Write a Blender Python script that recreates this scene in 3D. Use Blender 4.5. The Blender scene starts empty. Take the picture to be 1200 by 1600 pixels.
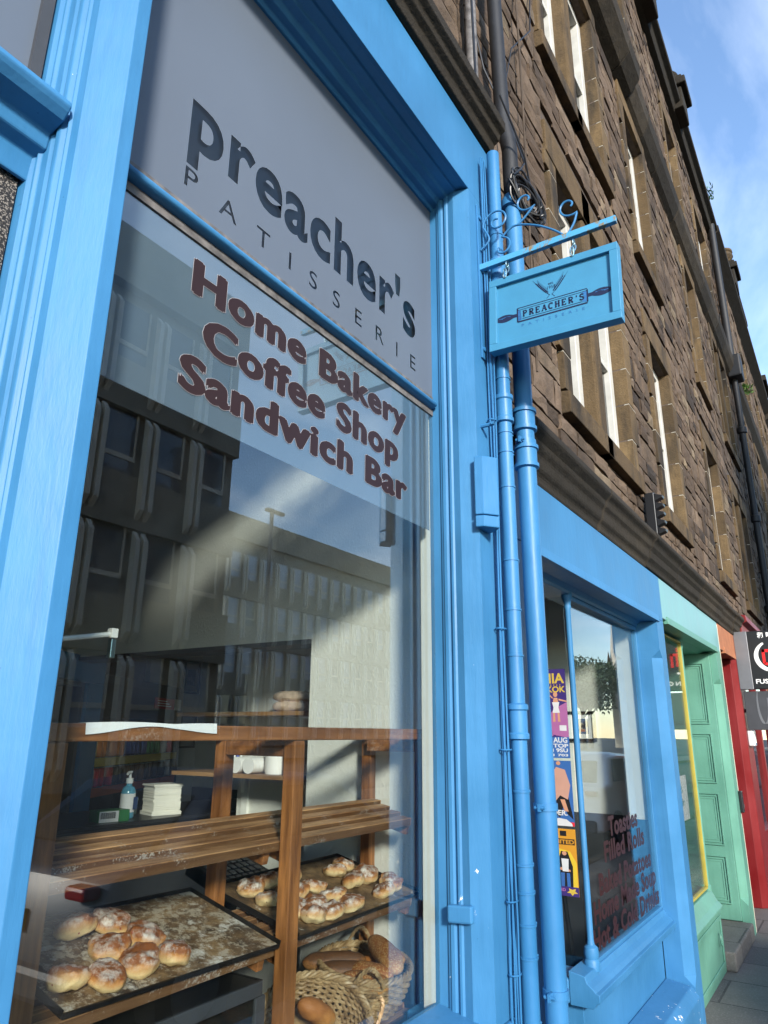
import bpy, bmesh, math, random
from mathutils import Vector, Matrix, Euler, noise
R = math.radians
PI = math.pi
S = bpy.context.scene
COL = S.collection
random.seed(7)

# ------------------------------------------------------------------ camera
cam_d = bpy.data.cameras.new("camera")
cam = bpy.data.objects.new("camera", cam_d)
COL.objects.link(cam)
cam_d.sensor_fit = 'VERTICAL'
cam_d.sensor_height = 24.0
cam_d.sensor_width = 18.0
cam_d.lens = 24.0 * 1112.0 / 1600.0
cam_d.clip_start = 0.02
cam_d.clip_end = 2000
fx, upv = Vector((0.54159271, -0.25329647, 0.80157236)), Vector((0.00773376, 0.9549861, 0.29654972))
fy = Vector((-0.84060545, -0.15441, 0.51917244))
right = Vector((fx[0], fy[0], upv[0])); up = Vector((fx[1], fy[1], upv[1])); fwd = Vector((fx[2], fy[2], upv[2]))
mw = Matrix.Identity(4)
for i in range(3):
    mw[i][0] = right[i]; mw[i][1] = up[i]; mw[i][2] = -fwd[i]
mw.translation = Vector((0.0, -1.03, 1.6))
cam.matrix_world = mw
S.camera = cam

# ------------------------------------------------------------------ light
SUN_ROT, SUN_EL = R(-138), R(20)
SKY = 0.116
world = bpy.data.worlds.new("World"); S.world = world
world.use_nodes = True
wn, wl = world.node_tree.nodes, world.node_tree.links
wn.clear()
out = wn.new('ShaderNodeOutputWorld'); bg = wn.new('ShaderNodeBackground')
sky = wn.new('ShaderNodeTexSky'); sky.sky_type = 'NISHITA'; sky.sun_disc = False
sky.sun_elevation = SUN_EL; sky.sun_rotation = SUN_ROT
sky.air_density = 1.0; sky.dust_density = 0.05; sky.ozone_density = 2.6
tc = wn.new('ShaderNodeTexCoord')
sep = wn.new('ShaderNodeSeparateXYZ'); wl.new(tc.outputs['Generated'], sep.inputs[0])
# project direction on a cloud deck
mz = wn.new('ShaderNodeMath'); mz.operation = 'MAXIMUM'; mz.inputs[1].default_value = 0.06; wl.new(sep.outputs[2], mz.inputs[0])
dx = wn.new('ShaderNodeMath'); dx.operation = 'DIVIDE'; wl.new(sep.outputs[0], dx.inputs[0]); wl.new(mz.outputs[0], dx.inputs[1])
dy = wn.new('ShaderNodeMath'); dy.operation = 'DIVIDE'; wl.new(sep.outputs[1], dy.inputs[0]); wl.new(mz.outputs[0], dy.inputs[1])
cmb = wn.new('ShaderNodeCombineXYZ'); wl.new(dx.outputs[0], cmb.inputs[0]); wl.new(dy.outputs[0], cmb.inputs[1])
cn = wn.new('ShaderNodeTexNoise'); cn.inputs['Scale'].default_value = 1.5; cn.inputs['Detail'].default_value = 7; cn.inputs['Roughness'].default_value = 0.55; cn.inputs['Distortion'].default_value = 0.5
mp = wn.new('ShaderNodeMapping'); mp.inputs['Scale'].default_value = (0.55, 1.1, 1); mp.inputs['Rotation'].default_value = (0, 0, R(25)); mp.inputs['Location'].default_value = (3.1, 0.4, 0)
wl.new(cmb.outputs[0], mp.inputs[0]); wl.new(mp.outputs[0], cn.inputs['Vector'])
cr = wn.new('ShaderNodeValToRGB'); cr.color_ramp.elements[0].position = 0.50; cr.color_ramp.elements[0].color = (0, 0, 0, 1)
cr.color_ramp.elements[1].position = 0.92; cr.color_ramp.elements[1].color = (0.55, 0.55, 0.55, 1)
wl.new(cn.outputs['Fac'], cr.inputs[0])
mixc = wn.new('ShaderNodeMix'); mixc.data_type = 'RGBA'
wl.new(cr.outputs[0], mixc.inputs[0]); wl.new(sky.outputs[0], mixc.inputs[6]); mixc.inputs[7].default_value = (5.5, 5.9, 6.6, 1)
wl.new(mixc.outputs[2], bg.inputs[0]); bg.inputs[1].default_value = SKY
wl.new(bg.outputs[0], out.inputs[0])

sun_d = bpy.data.lights.new("sun", 'SUN'); sun_d.energy = 2.0; sun_d.angle = R(7); sun_d.color = (1.0, 0.94, 0.85)
sun = bpy.data.objects.new("sun", sun_d); COL.objects.link(sun)
sdir = Vector((math.sin(SUN_ROT) * math.cos(SUN_EL), math.cos(SUN_ROT) * math.cos(SUN_EL), math.sin(SUN_EL)))
sun.rotation_euler = sdir.to_track_quat('Z', 'Y').to_euler()
sun.location = (-20, 20, 40)
S.view_settings.view_transform = 'Standard'
try: S.view_settings.look = 'None'
except Exception: pass
S.view_settings.exposure = 1.85
S.view_settings.gamma = 1.0
S.render.engine = 'CYCLES'
S.cycles.max_bounces = 8; S.cycles.transparent_max_bounces = 24; S.cycles.diffuse_bounces = 4; S.cycles.glossy_bounces = 4
S.cycles.caustics_reflective = False; S.cycles.caustics_refractive = False
S.cycles.use_denoising = True
S.cycles.sample_clamp_indirect = 6.0

# ------------------------------------------------------------------ materials
def newmat(name):
    m = bpy.data.materials.new(name); m.use_nodes = True
    nt = m.node_tree; b = nt.nodes['Principled BSDF']
    return m, nt, b
def coord(nt, scale=(1, 1, 1), kind='Object'):
    t = nt.nodes.new('ShaderNodeTexCoord'); mp = nt.nodes.new('ShaderNodeMapping')
    mp.inputs['Scale'].default_value = scale
    if kind == 'World':
        g = nt.nodes.new('ShaderNodeNewGeometry'); nt.links.new(g.outputs['Position'], mp.inputs[0])
    else:
        nt.links.new(t.outputs[kind], mp.inputs[0])
    return mp.outputs[0]
def nz(nt, vec, scale, detail=5, rough=0.55, dist=0.0):
    n = nt.nodes.new('ShaderNodeTexNoise'); n.inputs['Scale'].default_value = scale; n.inputs['Detail'].default_value = detail
    n.inputs['Roughness'].default_value = rough; n.inputs['Distortion'].default_value = dist
    nt.links.new(vec, n.inputs['Vector']); return n.outputs['Fac']
def ramp(nt, fac, stops):
    r = nt.nodes.new('ShaderNodeValToRGB'); e = r.color_ramp.elements
    while len(e) > 1: e.remove(e[-1])
    e[0].position = stops[0][0]; e[0].color = c4(stops[0][1])
    for p, c in stops[1:]:
        x = e.new(p); x.color = c4(c)
    nt.links.new(fac, r.inputs[0]); return r.outputs[0]
def c4(c):
    if isinstance(c, (int, float)): return (c, c, c, 1)
    return (c[0], c[1], c[2], 1)
def mixrgb(nt, fac, a, b, mode='MIX'):
    m = nt.nodes.new('ShaderNodeMix'); m.data_type = 'RGBA'; m.blend_type = mode
    for i, v in ((0, fac), (6, a), (7, b)):
        if isinstance(v, (int, float)): m.inputs[i].default_value = v if i == 0 else c4(v)
        elif isinstance(v, tuple): m.inputs[i].default_value = c4(v)
        else: nt.links.new(v, m.inputs[i])
    return m.outputs[2]
def bump(nt, b, h, strength=0.3, dist=0.01, prev=None):
    n = nt.nodes.new('ShaderNodeBump'); n.inputs['Strength'].default_value = strength; n.inputs['Distance'].default_value = dist
    nt.links.new(h, n.inputs['Height'])
    if prev: nt.links.new(prev, n.inputs['Normal'])
    nt.links.new(n.outputs[0], b.inputs['Normal']); return n.outputs[0]
def plain(name, col, rough=0.5, metal=0.0, var=0.12, scale=12, bmp=0.05, spec=0.5):
    m, nt, b = newmat(name)
    v = coord(nt, kind='World'); f = nz(nt, v, scale, 4)
    lo = tuple(c * (1 - var) for c in col); hi = tuple(min(1, c * (1 + var)) for c in col)
    nt.links.new(ramp(nt, f, [(0.3, lo), (0.7, hi)]), b.inputs['Base Color'])
    b.inputs['Roughness'].default_value = rough; b.inputs['Metallic'].default_value = metal
    b.inputs['Specular IOR Level'].default_value = spec
    if bmp: bump(nt, b, nz(nt, v, scale * 4, 3), bmp, 0.005)
    return m
def paint(name, col, chip=None, chipz=0.9, rough=0.48, under=(0.75, 0.75, 0.72), dirt=0.26):
    """brush-painted timber: ripples, faint streaks down, chips where the paint has flaked"""
    m, nt, b = newmat(name)
    col = tuple(c * 0.55 for c in col)
    v = coord(nt, kind='World'); vs = coord(nt, (1, 1, 0.06), 'World')
    f = nz(nt, v, 2.3, 4); st = nz(nt, vs, 38, 4)
    lo = tuple(c * 0.84 for c in col); hi = tuple(min(1, c * 1.12 + .01) for c in col)
    c0 = ramp(nt, f, [(0.3, lo), (0.7, hi)])
    c1 = mixrgb(nt, ramp(nt, st, [(0.55, 0.0), (0.8, dirt)]), c0, tuple(c * 0.55 for c in col))
    fine = nz(nt, v, 60, 4, 0.7)
    c1 = mixrgb(nt, ramp(nt, fine, [(0.69, 0.0), (0.73, 0.6)]), c1, tuple(c * 0.6 for c in col))
    if chip:
        n1 = nz(nt, v, 22, 6, 0.7); n2 = nz(nt, v, 3.0, 2)
        s = nt.nodes.new('ShaderNodeSeparateXYZ'); g = nt.nodes.new('ShaderNodeNewGeometry'); nt.links.new(g.outputs['Position'], s.inputs[0])
        zr = ramp(nt, s.outputs[2], [(0.0, 0.16), (min(0.99, chipz), 0.02)])
        a = nt.nodes.new('ShaderNodeMath'); a.operation = 'ADD'; nt.links.new(n1, a.inputs[0]); nt.links.new(zr, a.inputs[1])
        a2 = nt.nodes.new('ShaderNodeMath'); a2.operation = 'MULTIPLY_ADD'; nt.links.new(n2, a2.inputs[0]); a2.inputs[1].default_value = 0.25; nt.links.new(a.outputs[0], a2.inputs[2])
        k = ramp(nt, a2.outputs[0], [(chip, 0.0), (chip + 0.008, 1.0)])
        c1 = mixrgb(nt, k, c1, under)
    nt.links.new(c1, b.inputs['Base Color']); b.inputs['Specular IOR Level'].default_value = 0.32
    rr = ramp(nt, f, [(0.3, rough - 0.06), (0.7, rough + 0.10)]); nt.links.new(rr, b.inputs['Roughness'])
    vb = coord(nt, (1, 1, 0.18), 'World')
    p = bump(nt, b, nz(nt, vb, 30, 5, 0.65), 0.26, 0.006)
    bump(nt, b, nz(nt, v, 5, 3), 0.10, 0.03, p)
    return m
def glassmat(name, tint=(0.93, 0.96, 0.95), boost=1.0, smear=0.0):
    m, nt, b = newmat(name); nt.nodes.remove(b)
    o = nt.nodes['Material Output']
    tr = nt.nodes.new('ShaderNodeBsdfTransparent'); tr.inputs[0].default_value = c4(tint)
    gl = nt.nodes.new('ShaderNodeBsdfGlossy'); gl.inputs['Roughness'].default_value = 0.0
    g = nt.nodes.new('ShaderNodeNewGeometry')
    d = nt.nodes.new('ShaderNodeVectorMath'); d.operation = 'DOT_PRODUCT'; nt.links.new(g.outputs['Incoming'], d.inputs[0]); nt.links.new(g.outputs['Normal'], d.inputs[1])
    ab = nt.nodes.new('ShaderNodeMath'); ab.operation = 'ABSOLUTE'; nt.links.new(d.outputs['Value'], ab.inputs[0])
    om = nt.nodes.new('ShaderNodeMath'); om.operation = 'SUBTRACT'; om.inputs[0].default_value = 1.0; nt.links.new(ab.outputs[0], om.inputs[1])
    pw = nt.nodes.new('ShaderNodeMath'); pw.operation = 'POWER'; nt.links.new(om.outputs[0], pw.inputs[0]); pw.inputs[1].default_value = 5.0
    ma = nt.nodes.new('ShaderNodeMath'); ma.operation = 'MULTIPLY_ADD'; nt.links.new(pw.outputs[0], ma.inputs[0]); ma.inputs[1].default_value = 0.72 * boost; ma.inputs[2].default_value = 0.07 * boost
    ma.use_clamp = True
    mx = nt.nodes.new('ShaderNodeMixShader'); nt.links.new(ma.outputs[0], mx.inputs[0]); nt.links.new(tr.outputs[0], mx.inputs[1]); nt.links.new(gl.outputs[0], mx.inputs[2])
    v = coord(nt, kind='World')
    bp = nt.nodes.new('ShaderNodeBump'); bp.inputs['Strength'].default_value = 0.02; bp.inputs['Distance'].default_value = 0.02
    nt.links.new(nz(nt, v, 1.3, 1), bp.inputs['Height']); nt.links.new(bp.outputs[0], gl.inputs['Normal'])
    last = mx.outputs[0]
    if smear:
        df = nt.nodes.new('ShaderNodeBsdfDiffuse'); df.inputs[0].default_value = (0.7, 0.7, 0.68, 1)
        m2 = nt.nodes.new('ShaderNodeMixShader'); k = ramp(nt, nz(nt, v, 5, 6, 0.7), [(0.45, 0.0), (0.8, smear)])
        nt.links.new(k, m2.inputs[0]); nt.links.new(last, m2.inputs[1]); nt.links.new(df.outputs[0], m2.inputs[2]); last = m2.outputs[0]
    nt.links.new(last, o.inputs[0]); return m
def filmmat(name, col, opac, rough=0.35, trans=0.45):
    m, nt, b = newmat(name); nt.nodes.remove(b); o = nt.nodes['Material Output']
    tr = nt.nodes.new('ShaderNodeBsdfTransparent'); tr.inputs[0].default_value = (0.96, 0.98, 1, 1)
    df = nt.nodes.new('ShaderNodeBsdfDiffuse'); tl = nt.nodes.new('ShaderNodeBsdfTranslucent')
    v = coord(nt, kind='World'); f = nz(nt, v, 1.2, 3)
    cc = ramp(nt, f, [(0.3, tuple(c * 0.93 for c in col)), (0.7, tuple(min(1, c * 1.05) for c in col))])
    nt.links.new(cc, df.inputs[0]); nt.links.new(cc, tl.inputs[0])
    a = nt.nodes.new('ShaderNodeMixShader'); a.inputs[0].default_value = trans; nt.links.new(df.outputs[0], a.inputs[1]); nt.links.new(tl.outputs[0], a.inputs[2])
    gl = nt.nodes.new('ShaderNodeBsdfGlossy'); gl.inputs['Roughness'].default_value = rough
    g2 = nt.nodes.new('ShaderNodeMixShader'); g2.inputs[0].default_value = 0.06; nt.links.new(a.outputs[0], g2.inputs[1]); nt.links.new(gl.outputs[0], g2.inputs[2])
    mx = nt.nodes.new('ShaderNodeMixShader'); mx.inputs[0].default_value = opac
    nt.links.new(tr.outputs[0], mx.inputs[1]); nt.links.new(g2.outputs[0], mx.inputs[2]); nt.links.new(mx.outputs[0], o.inputs[0]); return m
def stonemat(name, ramp_cols, soot=0.55, bstr=0.55, fine=90, sscale=2.2):
    m, nt, b = newmat(name)
    at = nt.nodes.new('ShaderNodeAttribute'); at.attribute_name = 'tone'
    v = coord(nt, kind='World')
    big = nz(nt, v, 0.9, 5, 0.6); med = nz(nt, v, 9, 6, 0.65); fi = nz(nt, v, fine, 4, 0.7)
    ramp_cols = [(p, tuple(x * 0.62 for x in c)) for p, c in ramp_cols]
    base = ramp(nt, at.outputs['Fac'], ramp_cols)
    c = mixrgb(nt, ramp(nt, med, [(0.35, 0.0), (0.75, 0.55)]), base, tuple(x * 0.55 for x in ramp_cols[len(ramp_cols) // 2][1]))
    c = mixrgb(nt, ramp(nt, fi, [(0.5, 0.0), (0.75, 0.5)]), c, (0.035, 0.028, 0.022))
    vs = coord(nt, (1, 1, 0.25), 'World')
    c = mixrgb(nt, ramp(nt, nz(nt, vs, sscale, 5, 0.6), [(0.46, 0.0), (0.66, soot)]), c, (0.028, 0.024, 0.02))
    gt = nt.nodes.new('ShaderNodeMath'); gt.operation = 'GREATER_THAN'; gt.inputs[1].default_value = 1.5; nt.links.new(at.outputs['Fac'], gt.inputs[0])
    c = mixrgb(nt, gt.outputs[0], c, (0.42, 0.39, 0.33))
    nt.links.new(c, b.inputs['Base Color']); b.inputs['Roughness'].default_value = 0.92; b.inputs['Specular IOR Level'].default_value = 0.2
    p = bump(nt, b, med, bstr, 0.03); bump(nt, b, fi, bstr, 0.008, p)
    return m
def woodmat(name, a, bcol, axis='x', rough=0.5, flour=0.0, scale=14):
    m, nt, b = newmat(name)
    sc = {'x': (0.08, 1, 1), 'z': (1, 1, 0.08), 'y': (1, 0.08, 1)}[axis]
    v = coord(nt, sc, 'World'); f = nz(nt, v, scale * 3, 6, 0.65, 0.4); f2 = nz(nt, coord(nt, kind='World'), 4, 3)
    c = ramp(nt, f, [(0.36, a), (0.52, tuple((x + y) / 2 for x, y in zip(a, bcol))), (0.66, bcol)])
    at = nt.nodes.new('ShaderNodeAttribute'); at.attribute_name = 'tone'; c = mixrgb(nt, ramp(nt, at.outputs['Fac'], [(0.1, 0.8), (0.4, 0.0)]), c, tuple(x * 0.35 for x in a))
    c = mixrgb(nt, ramp(nt, f2, [(0.4, 0.0), (0.75, 0.6)]), c, tuple(x * 0.35 for x in a))
    if flour:
        n = nz(nt, coord(nt, kind='World'), 160, 3, 0.8); n2 = nz(nt, coord(nt, kind='World'), 9, 3)
        ad = nt.nodes.new('ShaderNodeMath'); ad.operation = 'MULTIPLY'; nt.links.new(n, ad.inputs[0]); nt.links.new(n2, ad.inputs[1])
        c = mixrgb(nt, ramp(nt, ad.outputs[0], [(0.33, 0.0), (0.37, flour)]), c, (0.75, 0.70, 0.62))
    nt.links.new(c, b.inputs['Base Color']); b.inputs['Roughness'].default_value = rough
    bump(nt, b, f, 0.25, 0.004); return m

BLUE = (0.066, 0.315, 0.640)
M = {}
M['blue'] = paint('blue_gloss_paint', BLUE, chip=0.865, chipz=0.99)
M['blue_plain'] = paint('blue_gloss_paint_sound', BLUE)
M['blue_pipe'] = paint('blue_pipe_paint', (0.055, 0.29, 0.62), rough=0.38)
M['blue_dark'] = paint('blue_interior_paint', (0.04, 0.22, 0.46), rough=0.4)
M['sign_blue'] = plain('sign_board_paint', (0.050, 0.225, 0.38), 0.45, var=0.05)
M['blue_worn'] = paint('worn_flaking_blue_paint', BLUE, chip=0.90, chipz=0.99, rough=0.72)
M['sash'] = plain('old_white_sash_paint', (0.50, 0.49, 0.45), 0.6, var=0.14, scale=7)
M['mint'] = paint('mint_paint', (0.19, 0.49, 0.36), rough=0.45)
M['mint_pale'] = paint('pale_aqua_paint', (0.32, 0.66, 0.66), rough=0.4, dirt=0.05)
M['red'] = paint('red_paint', (0.30, 0.010, 0.012), rough=0.45)
M['orange'] = plain('bare_orange_sandstone', (0.36, 0.14, 0.065), 0.85, var=0.2, scale=9, bmp=0.2)
M['cream'] = plain('cream_paint', (0.72, 0.62, 0.48), 0.6)
M['yellow'] = plain('yellow_trim', (0.42, 0.33, 0.05), 0.45)
M['white'] = plain('white_paint', (0.80, 0.79, 0.74), 0.45, var=0.05)
M['white_plastic'] = plain('white_plastic', (0.80, 0.80, 0.78), 0.35, var=0.03)
M['stone'] = stonemat('rubble_stone', [(0.0, (0.060, 0.046, 0.037)), (0.3, (0.170, 0.115, 0.078)), (0.6, (0.255, 0.178, 0.120)), (0.85, (0.30, 0.215, 0.155)), (1.0, (0.38, 0.29, 0.19))])
M['dressed'] = stonemat('dressed_sandstone', [(0.0, (0.105, 0.072, 0.04)), (0.5, (0.215, 0.145, 0.076)), (1.0, (0.33, 0.225, 0.115))], soot=0.92, bstr=0.5, fine=70, sscale=4.5)
M['sooty'] = stonemat('sooty_cornice_stone', [(0.0, (0.025, 0.022, 0.018)), (0.6, (0.055, 0.046, 0.034)), (1.0, (0.12, 0.095, 0.065))], soot=0.7)
M['mortar'] = plain('lime_mortar', (0.085, 0.062, 0.048), 0.95, var=0.3, bmp=0.3)
M['white_mortar'] = plain('white_pointing', (0.80, 0.72, 0.57), 0.9, var=0.15)
M['black_iron'] = plain('black_cast_iron', (0.008, 0.008, 0.009), 0.6, var=0.4, scale=20, bmp=0.2)
M['grey_pipe'] = plain('weathered_grey_pipe', (0.13, 0.12, 0.115), 0.6, var=0.5, scale=30, bmp=0.1)
M['rubber'] = plain('black_cable', (0.012, 0.012, 0.013), 0.4, var=0.1)
M['black'] = plain('black_paint', (0.012, 0.012, 0.013), 0.35, var=0.1)
M['darkgrey'] = plain('dark_grey', (0.05, 0.052, 0.058), 0.5, var=0.1)
M['steel'] = plain('brushed_steel', (0.40, 0.55, 0.56), 0.3, 1.0, var=0.08)
M['silver'] = plain('silver_panel', (0.24, 0.24, 0.25), 0.4, 0.6, var=0.05)
M['slate'] = plain('roof_slate', (0.035, 0.037, 0.042), 0.7, var=0.3)
M['terracotta'] = plain('terracotta', (0.50, 0.20, 0.09), 0.8, var=0.15)
M['glass'] = glassmat('shop_glass', boost=1.9, smear=0.006)
M['glass_up'] = glassmat('transom_light_glass', boost=0.75, smear=0.004)
M['glass2'] = glassmat('cafe_glass', boost=1.35, smear=0.004)
M['pane_dark'] = plain('upper_sash_glass', (0.01, 0.012, 0.014), 0.04, var=0.1, bmp=0)
M['film'] = filmmat('frosted_film', (0.125, 0.150, 0.190), 1.0, trans=0.10)
M['film_low'] = filmmat('thin_frosted_film', (0.20, 0.265, 0.35), 0.70, trans=0.12)
M['vinyl'] = plain('brown_vinyl_lettering', (0.022, 0.007, 0.005), 0.45, var=0.06, bmp=0)
M['vinyl_red'] = plain('red_brown_vinyl_lettering', (0.034, 0.008, 0.006), 0.4, var=0.06, bmp=0)
M['vinyl_edge'] = plain('white_vinyl_edge', (0.50, 0.46, 0.46), 0.4, var=0.04, bmp=0)
M['ink'] = plain('navy_sign_ink', (0.008, 0.014, 0.05), 0.45, var=0.1, bmp=0)
M['ink_mid'] = plain('mid_blue_sign_ink', (0.03, 0.14, 0.34), 0.45, var=0.1, bmp=0)
M['rustbar'] = plain('blue_paint_over_rust', (0.07, 0.28, 0.46), 0.5, var=0.25, scale=30)
def rusty():
    m, nt, b = newmat('flaking_bracket_paint'); v = coord(nt, kind='World')
    k = ramp(nt, nz(nt, v, 26, 5, 0.7), [(0.52, 0.0), (0.60, 1.0)])
    nt.links.new(mixrgb(nt, k, (0.07, 0.31, 0.52), (0.23, 0.16, 0.07)), b.inputs['Base Color']); b.inputs['Roughness'].default_value = 0.55
    return m
M['rustbar'] = rusty()
def woodchip():
    m, nt, b = newmat('woodchip_wallpaper'); v = coord(nt, kind='World')
    f = nz(nt, v, 3, 4)
    nt.links.new(ramp(nt, f, [(0.3, (0.68, 0.67, 0.61)), (0.7, (0.78, 0.77, 0.72))]), b.inputs['Base Color']); b.inputs['Roughness'].default_value = 0.8
    vv = coord(nt, (1, 1, 0.6), 'World'); h = ramp(nt, nz(nt, vv, 95, 3, 0.6), [(0.5, 0.0), (0.66, 1.0)])
    bump(nt, b, h, 0.3, 0.004); return m
M['woodchip'] = woodchip()
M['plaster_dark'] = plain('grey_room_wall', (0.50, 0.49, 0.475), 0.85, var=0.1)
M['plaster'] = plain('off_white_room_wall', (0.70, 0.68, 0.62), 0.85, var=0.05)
M['floor'] = plain('dark_floor_tile', (0.06, 0.055, 0.05), 0.5, var=0.25)
M['rack'] = woodmat('stained_pine_posts', (0.17, 0.060, 0.018), (0.50, 0.20, 0.06), 'z', 0.42)
M['slat'] = woodmat('worn_pine_slats', (0.23, 0.095, 0.034), (0.76, 0.43, 0.20), 'x', 0.5, flour=0.45)
M['railw'] = woodmat('stained_pine_rails', (0.17, 0.060, 0.020), (0.42, 0.17, 0.055), 'x', 0.45, flour=0.25)
M['oldpost'] = woodmat('dark_red_post', (0.075, 0.018, 0.012), (0.15, 0.045, 0.026), 'z', 0.45)
M['shelfw'] = woodmat('pine_wall_shelf', (0.30, 0.15, 0.05), (0.42, 0.24, 0.10), 'y', 0.5)
def traymat(name, fl):
    m, nt, b = newmat(name); v = coord(nt, kind='World')
    burnt = nz(nt, v, 11, 7, 0.72); fn = nz(nt, v, 24, 9, 0.8); fs = nz(nt, v, 190, 3, 0.7)
    c = ramp(nt, burnt, [(0.3, (0.014, 0.010, 0.008)), (0.48, (0.14, 0.078, 0.032)), (0.66, (0.36, 0.225, 0.105))])
    c = mixrgb(nt, ramp(nt, fn, [(0.61 - fl * .6, 0.0), (0.67 - fl * .6, 0.85)]), c, (0.50, 0.42, 0.31))
    c = mixrgb(nt, ramp(nt, nz(nt, v, 8, 7, 0.75), [(0.60 - fl * .35, 0.0), (0.66 - fl * .3, 0.85)]), c, (0.72, 0.67, 0.58))
    c = mixrgb(nt, ramp(nt, fs, [(0.60, 0.0), (0.70, 0.8)]), c, (0.02, 0.015, 0.01))
    nt.links.new(c, b.inputs['Base Color']); b.inputs['Roughness'].default_value = 0.75
    bump(nt, b, fs, 0.4, 0.003); return m
M['tray_floury'] = traymat('floured_black_tray', 0.19)
M['tray_brown'] = traymat('seasoned_brown_tray', -0.02)
M['tray_edge'] = plain('burnt_steel_tray', (0.018, 0.015, 0.013), 0.5, 0.5, var=0.4, scale=40)
def bakemat(name, side, top, dark, flour=0.0, seeds=None, spots=None, zlo=0.3, zhi=0.75):
    m, nt, b = newmat(name); t = nt.nodes.new('ShaderNodeTexCoord'); s = nt.nodes.new('ShaderNodeSeparateXYZ'); nt.links.new(t.outputs['Generated'], s.inputs[0])
    o = nt.nodes.new('ShaderNodeObjectInfo'); mp = nt.nodes.new('ShaderNodeVectorMath'); mp.operation = 'ADD'; nt.links.new(t.outputs['Object'], mp.inputs[0]); nt.links.new(o.outputs['Location'], mp.inputs[1])
    v = mp.outputs[0]
    n = nz(nt, v, 40, 5, 0.65); a = nt.nodes.new('ShaderNodeMath'); a.operation = 'MULTIPLY_ADD'; nt.links.new(n, a.inputs[0]); a.inputs[1].default_value = 0.55; nt.links.new(s.outputs[2], a.inputs[2])
    c = ramp(nt, a.outputs[0], [(zlo + .2, side), (zhi + .1, top), (min(1, zhi + 0.42), dark)])
    if seeds:
        vo = nt.nodes.new('ShaderNodeTexVoronoi'); vo.inputs['Scale'].default_value = 210; nt.links.new(v, vo.inputs['Vector'])
        c = mixrgb(nt, ramp(nt, vo.outputs['Distance'], [(0.25, 0.85), (0.42, 0.0)]), c, seeds)
        bump(nt, b, vo.outputs['Distance'], -0.5, 0.003)
    else:
        bump(nt, b, n, 0.6, 0.008)
    if spots:
        c = mixrgb(nt, ramp(nt, nz(nt, v, 75, 2, 0.4), [(0.70, 0.0), (0.73, 0.9)]), c, spots)
    if flour:
        k = nt.nodes.new('ShaderNodeMath'); k.operation = 'MULTIPLY'; nt.links.new(ramp(nt, nz(nt, v, 30, 6, 0.75), [(0.46, 0.0), (0.62, flour)]), k.inputs[0]); nt.links.new(ramp(nt, s.outputs[2], [(0.4, 0.0), (0.75, 1.0)]), k.inputs[1])
        c = mixrgb(nt, k.outputs[0], c, (0.80, 0.74, 0.66))
    nt.links.new(c, b.inputs['Base Color']); b.inputs['Roughness'].default_value = 0.6
    b.inputs['Subsurface Weight'].default_value = 0.0
    return m
M['scone'] = bakemat('scone_crust', (0.76, 0.57, 0.30), (0.52, 0.235, 0.065), (0.25, 0.085, 0.022), flour=0.85, spots=(0.10, 0.02, 0.015))
M['scone_red'] = bakemat('cherry_scone_crust', (0.76, 0.55, 0.27), (0.54, 0.235, 0.065), (0.27, 0.085, 0.022), flour=0.7, spots=(0.32, 0.03, 0.02))
M['roll'] = bakemat('plain_roll_crust', (0.68, 0.40, 0.15), (0.52, 0.22, 0.055), (0.36, 0.13, 0.03), zlo=0.1, zhi=0.5)
M['seeded'] = bakemat('sesame_roll_crust', (0.56, 0.28, 0.08), (0.42, 0.17, 0.04), (0.30, 0.10, 0.025), seeds=(0.66, 0.46, 0.20), zlo=0.1)
M['poppy'] = bakemat('poppy_roll_crust', (0.52, 0.27, 0.09), (0.25, 0.10, 0.03), (0.12, 0.05, 0.02), seeds=(0.05, 0.03, 0.02), zlo=0.1)
def wicker():
    m, nt, b = newmat('pale_wicker'); v = coord(nt, kind='World')
    nt.links.new(ramp(nt, nz(nt, v, 35, 5, 0.65), [(0.3, (0.15, 0.085, 0.038)), (0.5, (0.33, 0.21, 0.10)), (0.72, (0.50, 0.36, 0.20))]), b.inputs['Base Color'])
    b.inputs['Roughness'].default_value = 0.5; bump(nt, b, nz(nt, v, 200, 3), 0.2, 0.002); return m
M['wicker'] = wicker()
M['paper'] = plain('white_paper', (0.83, 0.82, 0.80), 0.7, var=0.02)
M['cream_paper'] = plain('cream_napkin_paper', (0.82, 0.79, 0.70), 0.8, var=0.04)
M['concrete'] = plain('grey_brown_concrete', (0.33, 0.285, 0.21), 0.9, var=0.15, scale=1.5)
M['concrete_pale'] = plain('pale_concrete_fin', (0.80, 0.72, 0.57), 0.9, var=0.12, scale=3)
M['office_glass'] = plain('office_glass', (0.10, 0.12, 0.14), 0.05, var=0.15, scale=0.6, bmp=0)
M['office_sky_pane'] = plain('sky_tinted_office_panes', (0.50, 0.55, 0.60), 0.2, var=0.15, scale=0.6, bmp=0)  # reflected sky put into the pane colour as pale blue-grey
M['asphalt'] = plain('asphalt', (0.05, 0.05, 0.052), 0.85, var=0.25, scale=40, bmp=0.4)
M['leaf'] = plain('leaf_green', (0.055, 0.095, 0.03), 0.6, var=0.45, scale=3, bmp=0)
M['weed'] = plain('weed_green', (0.09, 0.20, 0.03), 0.6, var=0.3, scale=9, bmp=0)
M['bark'] = plain('bark', (0.07, 0.05, 0.035), 0.9, var=0.3)
M['car_white'] = plain('white_car_paint', (0.78, 0.79, 0.80), 0.15, var=0.01, bmp=0)
M['car_dark'] = plain('dark_blue_car_paint', (0.02, 0.03, 0.05), 0.4, var=0.05, bmp=0)
M['tail'] = plain('red_tail_lens', (0.20, 0.006, 0.006), 0.15, var=0.05, bmp=0)
M['tyre'] = plain('tyre_rubber', (0.015, 0.015, 0.015), 0.8)
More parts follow.
